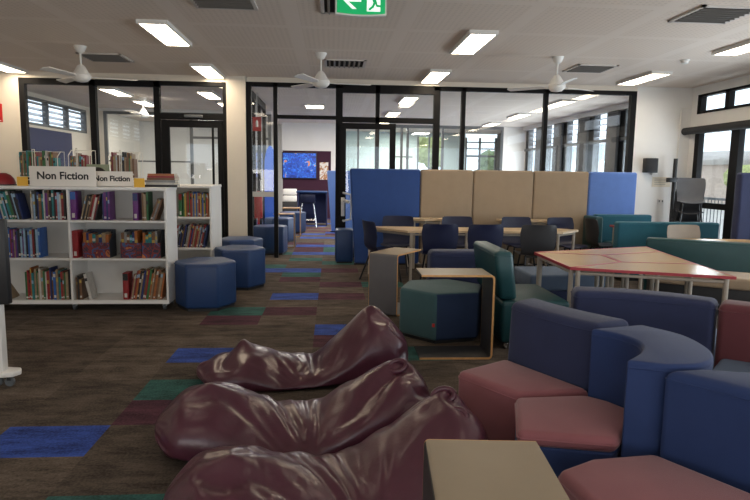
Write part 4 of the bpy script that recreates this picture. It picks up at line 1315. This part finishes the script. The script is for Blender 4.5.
book_row(xpx(127.5, Yb), BX1 - 0.03 - 0.06, Yb, zB, 0.35, SH[('right', 0)] + ', leaning group', lean=0.17, pal=['dark red', 'red', 'tan', 'navy', 'green', 'black', 'brown', 'orange'], hr=(0.78, 0.98))
# magazine files with art fronts
def magfile(px0, px1, nb, label, seed, short):
    x0, x1 = xpx(px0, Yb), xpx(px1, Yb)
    t = thing('magazine_file', label, 'magazine file', (x0, Yb, SZ[0] + 0.001), group='magazine files on the middle shelf')
    w = x1 - x0
    art = art_mat('file_art_%d' % seed, [(0.02, 0.025, 0.06), (0.16, 0.02, 0.025), (0.03, 0.03, 0.06), (0.20, 0.03, 0.03), (0.04, 0.09, 0.22), (0.14, 0.02, 0.03), (0.45, 0.15, 0.05)], 7.0, 0, seed)
    obj('front', B(0, w, 0, 0.004, 0, 0.165), art, t)
    dk = mat('file_card', (0.04, 0.045, 0.06), 0.6, 0.1, 10)
    bm = bmesh.new()
    for xx in (0, w - 0.004):
        prism(bm, [(0.004, 0), (0.21, 0), (0.21, 0.29), (0.16, 0.29), (0.004, 0.165)], xx, xx + 0.004)
    for v in bm.verts:
        v.co = Vector((v.co.z, v.co.x, v.co.y))
    bmesh.ops.recalc_face_normals(bm, faces=list(bm.faces))
    box(bm, 0.004, w - 0.004, 0.206, 0.21, 0, 0.29)
    box(bm, 0.004, w - 0.004, 0.004, 0.206, 0, 0.004)
    obj('sides', bm, dk, t)
    x = 0.008
    k = 0
    while True:
        bw = random.uniform(0.02, 0.035)
        if x + bw > w - 0.008: break
        col = random.choice(['navy', 'tan', 'brown', 'black', 'orange', 'teal', 'grey'])
        put_book('book', x0 + x, Yb + 0.012, SZ[0] + 0.006, bw, 0.17, random.uniform(0.235, 0.285), col, 0, '%s book, %s from the left in the %s' % (col, ORD[k], short), 'books in the magazine files')
        x += bw + 0.002; k += 1
magfile(82, 109, 4, 'narrower patterned magazine file on the middle shelf', 2, 'single magazine file')
magfile(120, 141, 3, 'patterned magazine file of the right pair, left one on the middle shelf', 5, 'left of the paired magazine files')
magfile(141.6, 160, 3, 'patterned magazine file of the right pair, right one on the middle shelf', 8, 'right of the paired magazine files')
# second bookcase
Yc = CY + 0.03
label_block(179.5, 183, 0, CSZ[1], 0.30, ('green', 'dark red'), 'green shelf label block in the second bookcase', Yc)
book_row(xpx(184, Yc), CX1 - 0.03, Yc, CSZ[1], 0.335, 'on the top shelf of the second bookcase', pal=['orange', 'tan', 'green', 'red', 'yellow', 'blue', 'brown'], hr=(0.88, 0.98), wr=(0.012, 0.020))
book_row(xpx(172, Yc), CX1 - 0.03 - 0.07, Yc, CSZ[0], 0.33, 'on the middle shelf of the second bookcase', lean=0.2, pal=['black', 'brown', 'tan', 'red', 'grey', 'navy'], hr=(0.8, 0.98), wr=(0.012, 0.022))

# ------------------------------------------------------------------ things on top of the bookcase
def text_mesh(body, size, parent, loc, m, name='lettering'):
    cu_ = bpy.data.curves.new(name, 'FONT')
    cu_.body = body
    cu_.size = size
    cu_.align_x = 'CENTER'; cu_.align_y = 'CENTER'
    cu_.extrude = 0.0008
    cu_.offset = 0.0028
    o = bpy.data.objects.new(name, cu_)
    COL.objects.link(o)
    dg = bpy.context.evaluated_depsgraph_get()
    me = bpy.data.meshes.new_from_object(o.evaluated_get(dg))
    bpy.data.objects.remove(o)
    o = bpy.data.objects.new(name, me)
    me.materials.clear(); me.materials.append(m)
    COL.objects.link(o)
    o.parent = parent
    o.location = loc
    o.rotation_euler = (PI / 2, 0, 0)
    return o
SIGN = mat('sign_card', (0.80, 0.76, 0.70), 0.6, 0.02, 5)
def sign(px0, px1, py0, py1, Y, label, size, dx=0.0, tilt=0.0):
    a, b_ = A(px0, py0, Y), A(px1, py1, Y)
    w, hh = b_.x - a.x, a.z - BZ1
    t = thing('shelf_sign', label, 'sign', ((a.x + b_.x) / 2, Y, BZ1 + 0.001), tilt, 'Non Fiction signs')
    obj('board', B(-w / 2, w / 2, 0, 0.006, 0, hh, 0.001), SIGN, t)
    obj('foot', B(-w / 2, w / 2, 0.0, 0.06, 0, 0.005), SIGN, t)
    text_mesh('Non Fiction', size, t, (dx, -0.001, hh * 0.52), INK)
    return t
YT = BY + 0.035
s1 = sign(29, 96, 166, 184, YT, 'larger white Non Fiction sign at the front of the bookcase top', 0.108, 0.0, 0.02)
s2 = sign(80, 133, 171, 184, YT + 0.09, 'smaller Non Fiction sign half hidden behind the larger one', 0.078, 0.055, 0.0)
def rack(px0, px1, top, label, Y, nbooks, tagside, where, pal):
    x0, x1 = A(px0, 170, Y).x, A(px1, 170, Y).x
    z1 = A(px0, top, Y).z - BZ1
    random.seed(int(px0))
    t = thing('book_rack', label, 'book rack', (x0, Y, BZ1 + 0.001), group='wire book racks')
    w = x1 - x0
    dp = 0.17
    bm = bmesh.new()
    for xx in (0, w):
        tube(bm, [(xx, 0, 0.004), (xx, 0, z1 * 0.85), (xx, dp * 0.5, z1), (xx, dp, z1), (xx, dp, 0.004)], 0.004, 6)
    for y_, z_ in ((0, 0.06), (dp, 0.06), (dp, z1), (0, 0.005), (dp, 0.005)):
        tube(bm, [(0, y_, z_), (w, y_, z_)], 0.0035, 6)
    for k in range(1, 4):
        tube(bm, [(w * k / 4, 0, 0.005), (w * k / 4, dp, 0.005)], 0.003, 6)
    tube(bm, [(w * 0.38, -0.004, 0.005), (w * 0.38, -0.004, z1 * 1.05), (w * 0.44, -0.004, z1 * 1.05), (w * 0.44, -0.004, 0.005)], 0.005, 6)
    obj('wire_frame', bm, WIRE, t)
    obj('shelf', B(0.004, w - 0.004, 0.006, dp - 0.006, 0.088, 0.096), WIRE, t)
    x = 0.012
    k = 0
    items = []
    while True:
        bw = random.uniform(0.008, 0.02)
        if x + bw > w - 0.03: break
        items.append((x, bw)); x += bw + 0.002
    for k, (xx, bw) in enumerate(items):
        col = random.choice(pal)
        put_book('book', x0 + xx, Y + 0.015, BZ1 + 0.097, bw, 0.13, random.uniform(0.20, 0.28), col, 0, '%s thin book, %s from the left in the %s' % (col, ORD[k], where), 'thin books in the wire racks')
    return t
PALB = ['tan', 'brown', 'green', 'teal', 'white', 'black', 'dark red', 'tan', 'brown']
YR = YT + 0.17
rack(18, 58, 151, 'wire rack of thin books at the left end of the bookcase top', YR, 12, 0, 'left wire rack', PALB)
rack(69, 90, 150, 'wire rack of thin books behind the Non Fiction signs', YR, 6, 0, 'middle wire rack', PALB)
rack(109, 138, 152, 'wire rack of thin books behind the right end of the signs', YR, 8, 0, 'right wire rack', PALB)
for px, y_, lb in [(22, YT + 0.03, 'yellow card label left of the larger Non Fiction sign'), (139, YT + 0.02, 'yellow card label right of the smaller Non Fiction sign')]:
    a = A(px, 175, y_)
    t = tag(obj('label_card', B(-0.055, 0.055, 0, 0.004, 0, 0.095), YELLOW, None, (a.x, y_, BZ1 + 0.0005)), lb, 'label card', 'yellow label cards')
# face-out picture book
a = A(99, 160, YR + 0.02)
t = thing('picture_book', 'face-out book with a dark rounded picture behind the signs', 'book', (a.x, YR - 0.018, BZ1 + 0.001))
obj('cover', B(-0.12, 0.12, 0, 0.006, 0, 0.235, 0.002), mat('cover_sage', (0.25, 0.28, 0.18), 0.5, 0.2, 9), t)
bm = flat([(0.10 * math.cos(k * PI / 12), 0.09 + 0.115 * math.sin(k * PI / 12)) for k in range(13)] + [(-0.1, 0.03), (0.1, 0.03)], -0.003)
obj('dark_picture', bm, mat('dark_picture', (0.03, 0.022, 0.018), 0.6, 0.4, 20), t)
# flat stack of books
zz = BZ1 + 0.001
YP = YT + 0.16
xx = A(160, 176, YP).x
for k, (c_, w_, h_) in enumerate([('black', 0.34, 0.026), ('white', 0.31, 0.022), ('grey', 0.35, 0.026), ('brown', 0.30, 0.024), ('red', 0.29, 0.02), ('orange', 0.28, 0.022)]):
    bm = book_mesh(h_, 0.17, w_, False)
    for v in bm.verts:
        v.co = Vector((v.co.z - w_ / 2, v.co.y, v.co.x))
    bmesh.ops.recalc_face_normals(bm, faces=list(bm.faces))
    o = obj('book', bm, [BM[c_], PAPER, STICK, STICK], None, (xx + random.uniform(-0.02, 0.02), YP, zz))
    o.rotation_euler.z = random.uniform(-0.08, 0.08)
    tag(o, '%s book lying flat, %s in the pile right of the signs' % (c_, ['lowest', 'second from bottom', 'third from bottom', 'fourth from bottom', 'fifth from bottom', 'topmost'][k]), 'book', 'flat books piled on the bookcase')
    zz += h_ + 0.0008
a = A(3, 175, YT + 0.15)
t = thing('dome_paperweight', 'dark red dome-shaped item on the bookcase top at left', 'ornament', (a.x, YT + 0.15, BZ1 + 0.001))
obj('dome', lathe(bmesh.new(), [(0.115, 0.0), (0.115, 0.03), (0.10, 0.075), (0.07, 0.11), (0.03, 0.13), (0.005, 0.133)], 24), mat('dark_red_plastic', (0.22, 0.01, 0.015), 0.4, 0.1, 8), t)
obj('base_ring', lathe(bmesh.new(), [(0.12, 0.0), (0.12, 0.012)], 24), BLACK, t)

# ------------------------------------------------------------------ mobile screen at the left edge
fa = G(18, 385, 0)
t = thing('mobile_screen_stand', 'black screen on a white wheeled stand cut off at left', 'screen stand', (fa.x - 0.40, fa.y, 0))
zb, zt = A(4, 304, fa.y).z, A(4, 219, fa.y).z
obj('screen', B(-0.75, A(8, 260, fa.y).x - (fa.x - 0.40), -0.03, 0.03, zb, zt, 0.01), BLACK, t)
xp = A(4, 340, fa.y).x - (fa.x - 0.40)
obj('post', B(xp - 0.07, xp, -0.035, 0.035, 0.10, zb + 0.1, 0.006), WHITEM, t)
obj('foot', P([(xp - 0.09, -0.09), (0.40, -0.06), (0.43, 0.0), (0.40, 0.06), (xp - 0.09, 0.09)], 0.075, 0.11, 0.01, 2), WHITEM, t)
for y_, x_ in ((-0.02, 0.36), (0.0, xp - 0.05)):
    bm = bmesh.new()
    box(bm, x_ - 0.012, x_ + 0.012, y_ - 0.02, y_ + 0.02, 0.045, 0.08)
    fork = obj('castor', bm, BLACK, t)
    obj('wheel', lathe(bmesh.new(), [(0.03, -0.014), (0.033, -0.008), (0.033, 0.008), (0.03, 0.014)], 16, c=(x_, y_, 0.033), axis='y'), GREYF, fork)

# ------------------------------------------------------------------ beanbags
def interp(tab, u):
    """smooth curve through the table (Catmull-Rom)"""
    n = len(tab)
    for i in range(n - 1):
        (a, va), (b_, vb) = tab[i], tab[i + 1]
        if u <= b_ or i == n - 2:
            k = (u - a) / (b_ - a)
            ma = (vb - tab[i - 1][1]) / (b_ - tab[i - 1][0]) if i else (vb - va) / (b_ - a)
            mb = (tab[i + 2][1] - va) / (tab[i + 2][0] - a) if i < n - 2 else (vb - va) / (b_ - a)
            h_ = b_ - a
            return (2 * k ** 3 - 3 * k ** 2 + 1) * va + (k ** 3 - 2 * k ** 2 + k) * h_ * ma + (-2 * k ** 3 + 3 * k ** 2) * vb + (k ** 3 - k ** 2) * h_ * mb
def beanbag(label, loc, rotz, L, top, wid, seed, peaks, loops=(), zbot=None, skew=0.0, frames=22):
    """a leather bag lofted along its length; the slack leather is then let settle as cloth so that it gathers in folds"""
    t = thing('beanbag', label, 'beanbag', loc, rotz, 'plum beanbags')
    N, M_ = 104, 92
    zbot = zbot or [(0, 0.03), (0.08, 0.0), (0.5, 0.0), (0.88, 0.0), (1.0, 0.03)]
    off = Vector((seed * 7.3, seed * 3.1, seed * 1.7))
    base, rest, pin = [], [], []
    sx = 0.0
    xs_rest = []
    acc = 0.0
    for i in range(N + 1):
        u = i / N
        slack = 1.10 + 0.40 * math.exp(-((u - 0.53) / 0.2) ** 2) + 0.14 * math.exp(-((u - 0.12) / 0.1) ** 2)
        if i: acc += L / N * slack
        xs_rest.append(acc)
    for i in range(N + 1):
        u = i / N
        x = L * u
        zt, zb_, w = interp(top, u), interp(zbot, u), interp(wid, u)
        e0 = min(1.0, u / 0.12); e1 = min(1.0, (1 - u) / 0.07)
        s = math.sqrt(max(0.0, 1 - (1 - e0) ** 2.2)) * math.sqrt(max(0.0, 1 - (1 - e1) ** 3))
        s = max(s, 0.02)
        zc = zb_ + (zt - zb_) * 0.40
        for k in range(M_):
            th = 2 * PI * k / M_
            c_, s_ = math.cos(th), math.sin(th)
            n_ = 2.35
            px_ = math.copysign(abs(c_) ** (2 / n_), c_)
            pz_ = math.copysign(abs(s_) ** (2 / n_), s_)
            hz = (zt - zc) if pz_ > 0 else (zc - zb_)
            y_ = px_ * w * s
            z_ = zc + pz_ * hz * s
            # pulled-out corners where the seams meet
            for pu, py_, pr, ph in peaks:
                q_ = ((u - pu) * L / pr) ** 2 + ((y_ - py_) / pr) ** 2
                if s_ > -0.2: z_ += ph * math.exp(-q_ ** 0.5 * 1.7) * max(0.0, s_ + 0.2)
            x_ = x + skew * y_
            p_ = Vector((x_, y_, max(0.0, z_)))
            fan = math.atan2(y_ + 0.45, x_ - 0.55 * L)          # folds spread from the near side of the dip
            g_ = noise.noise(Vector((fan * 7.0, p_.length * 1.2, 0)) + off)
            g_ = (1 - 2 * abs(g_) ** 0.7) * 0.016 * math.exp(-((u - 0.53) / 0.22) ** 2) * max(0.0, s_)
            base.append(p_ + Vector((0.3, 0.3, 1)) * (0.007 * noise.noise(p_ * 9 + off) + g_))
            ys = 1.14 + 0.08 * noise.noise(p_ * 3 + off)
            rest.append(Vector((xs_rest[i] + skew * y_, y_ * ys, z_ * 1.10)))
            pin.append(1.0 if s_ < -0.55 or i < 2 or i > N - 2 else 0.0)
    faces = []
    for i in range(N):
        for k in range(M_):
            faces.append((i * M_ + k, (i + 1) * M_ + k, (i + 1) * M_ + (k + 1) % M_, i * M_ + (k + 1) % M_))
    me = bpy.data.meshes.new('leather_cover')
    me.from_pydata([tuple(p_) for p_ in base], [], faces)
    bm = bmesh.new(); bm.from_mesh(me)
    bm.verts.ensure_lookup_table()
    bm.faces.new([bm.verts[k] for k in range(M_)]); bm.faces.new([bm.verts[N * M_ + k] for k in range(M_)][::-1])
    bmesh.ops.recalc_face_normals(bm, faces=list(bm.faces))
    bm.to_mesh(me); bm.free()
    o = bpy.data.objects.new('leather_cover', me)
    COL.objects.link(o)
    vg = o.vertex_groups.new(name='pin')
    for k, w in enumerate(pin):
        vg.add([k], w if w else GOAL, 'REPLACE')
    o.shape_key_add(name='Basis')
    kb = o.shape_key_add(name='slack')
    for k, p_ in enumerate(rest):
        kb.data[k].co = p_
    kb.value = 0.0
    md = o.modifiers.new('cloth', 'CLOTH')
    cs = md.settings
    cs.quality = 5
    cs.mass = 0.35
    cs.vertex_group_mass = 'pin'
    cs.pin_stiffness = 1.0
    cs.tension_stiffness = 60; cs.compression_stiffness = 60; cs.shear_stiffness = 60; cs.bending_stiffness = 0.1
    cs.tension_damping = cs.compression_damping = cs.shear_damping = 12
    cs.air_damping = 3
    cs.rest_shape_key = kb
    cs.use_pressure = True
    cs.uniform_pressure_force = 1.3
    cs.effector_weights.gravity = 0.25
    md.collision_settings.use_collision = False
    md.point_cache.frame_start = 1
    md.point_cache.frame_end = frames
    for f in range(1, frames + 1):
        sc.frame_set(f)
    dg = bpy.context.evaluated_depsgraph_get()
    m2 = bpy.data.meshes.new_from_object(o.evaluated_get(dg))
    bpy.data.objects.remove(o)
    sc.frame_set(1)
    for v in m2.vertices:
        if v.co.z < 0.001: v.co.z = 0.001
    m2.name = 'leather_cover'
    m2.materials.clear(); m2.materials.append(LEATHER)
    for p_ in m2.polygons: p_.use_smooth = True
    o = bpy.data.objects.new('leather_cover', m2)
    COL.objects.link(o)
    o.parent = t
    sm = o.modifiers.new('smooth', 'SMOOTH'); sm.factor = 0.5; sm.iterations = 2
    ss = o.modifiers.new('subdivision', 'SUBSURF'); ss.levels = 1; ss.render_levels = 1
    for ly, rr in loops:
        best = max((v.co for v in m2.vertices if v.co.x > L * 0.84 and abs(v.co.y - ly) < 0.03), key=lambda c: c.z + 0.35 * c.x)
        bm = bmesh.new()
        pts = []
        for k in range(25):
            a = 2 * PI * k / 24
            e1_, e2_ = Vector((0.62, -0.62, 0.48)).normalized(), None
            n_ = Vector((-0.45, -0.55, 0.70)).normalized()
            e1_ = (e1_ - n_ * e1_.dot(n_)).normalized(); e2_ = n_.cross(e1_)
            pts.append(best + Vector((-0.045, -0.035, -0.022)) - n_ * 0.006 + e1_ * (rr * 1.15 * math.cos(a)) + e2_ * (rr * 0.8 * math.sin(a)))
        tube(bm, pts, 0.014, 10)
        obj('gathered_loop', bm, LEATHER, t, smooth=80)
    return t
GOAL = 0.11
W_ = [(0, 0.26), (0.1, 0.33), (0.28, 0.37), (0.5, 0.34), (0.7, 0.32), (0.86, 0.30), (1.0, 0.24)]
b1 = beanbag('plum leather beanbag farthest from us, its peaked end by the grey side table', (-0.98, 4.32, 0), 0.04, 1.56,
             [(0, 0.13), (0.12, 0.20), (0.25, 0.26), (0.42, 0.20), (0.55, 0.19), (0.68, 0.33), (0.82, 0.49), (0.91, 0.46), (1.0, 0.33)],
             W_, 1, [(0.20, 0.05, 0.12, 0.09), (0.84, 0.0, 0.14, 0.07)])
b2 = beanbag('plum leather beanbag in the middle of the three', (-0.96, 3.22, 0), 0.06, 1.54,
             [(0, 0.22), (0.10, 0.31), (0.22, 0.34), (0.42, 0.26), (0.56, 0.24), (0.72, 0.34), (0.88, 0.43), (1.0, 0.36)],
             W_, 2, [(0.17, -0.02, 0.12, 0.06), (0.92, 0.06, 0.1, 0.05)], loops=[(0.05, 0.045)])
b3 = beanbag('plum leather beanbag nearest us, cut by the bottom edge', (-0.70, 2.38, 0), 0.22, 1.46,
             [(0, 0.22), (0.10, 0.29), (0.22, 0.32), (0.42, 0.26), (0.56, 0.25), (0.72, 0.36), (0.88, 0.47), (1.0, 0.42)],
             W_, 3, [(0.17, -0.02, 0.12, 0.06), (0.93, 0.1, 0.1, 0.05)], loops=[(0.11, 0.045), (-0.09, 0.045)])

# ------------------------------------------------------------------ light
world = bpy.data.worlds.new('sky')
sc.world = world
world.use_nodes = True
wn = world.node_tree
bg = wn.nodes['Background']
bg.inputs['Color'].default_value = (0.80, 0.90, 1.0, 1)
bg.inputs['Strength'].default_value = 2.2
def area(name, loc, rot, sx, sy, power, col):
    l = bpy.data.lights.new(name, 'AREA')
    l.shape = 'RECTANGLE'; l.size = sx; l.size_y = sy
    l.energy = power; l.color = col
    o = bpy.data.objects.new(name, l)
    COL.objects.link(o)
    o.location = loc; o.rotation_euler = rot
    return o
area('daylight_side_fill', (XR + 0.9, 4.4, 0.9), (0, PI / 2 + 0.65, 0), 1.6, 6.0, 330, (0.84, 0.92, 1.0))  # added lamp low outside the side windows, tilted up to brighten the ceiling
area('daylight_door', (XR + 0.9, 9.1, 0.9), (0, PI / 2 + 0.5, 0), 1.6, 2.2, 80, (0.84, 0.92, 1.0))
area('daylight_far', (XR + 0.9, 15.5, 1.1), (0, PI / 2 + 0.5, 0), 2.0, 8.0, 950, (0.88, 0.94, 1.0))
for xw in (-3.65, 0.45, 4.4):       # added fill lamps outside the unseen wall openings behind the camera
    area('fill_behind', (xw, YB - 0.6, 1.1), (PI / 2 + 0.6, 0, 0), 3.4, 1.2, 60, (1.0, 0.90, 0.78))
for xl in (-5.3, -1.95, 1.68, 5.02):  # the ceiling panels nearest the camera
    for yl in (1.4, 4.4):
        area('ceiling_panel_light', (xl, yl, CEIL - 0.05), (0, 0, 0), 0.28, 1.1, 5, (1.0, 0.84, 0.66))
for xl, yl, pw in [(-4.6, 17.5, 80), (-0.4, 13.0, 60), (-0.4, 17.0, 120), (2.5, 21.5, 300), (-3.8, 13.5, 35), (3.4, 16.5, 160)]:  # added lamps without fittings that brighten the rooms beyond the glass
    area('room_fill', (xl, yl, CEIL - 0.05), (0, 0, 0), 0.6, 1.2, pw, (1.0, 0.94, 0.85))
sc.view_settings.view_transform = 'Standard'
sc.view_settings.look = 'None'
sc.view_settings.exposure = -0.2
sc.cycles.use_denoising = True
sc.cycles.max_bounces = 8
sc.cycles.transparent_max_bounces = 16
sc.cycles.sample_clamp_indirect = 4.0
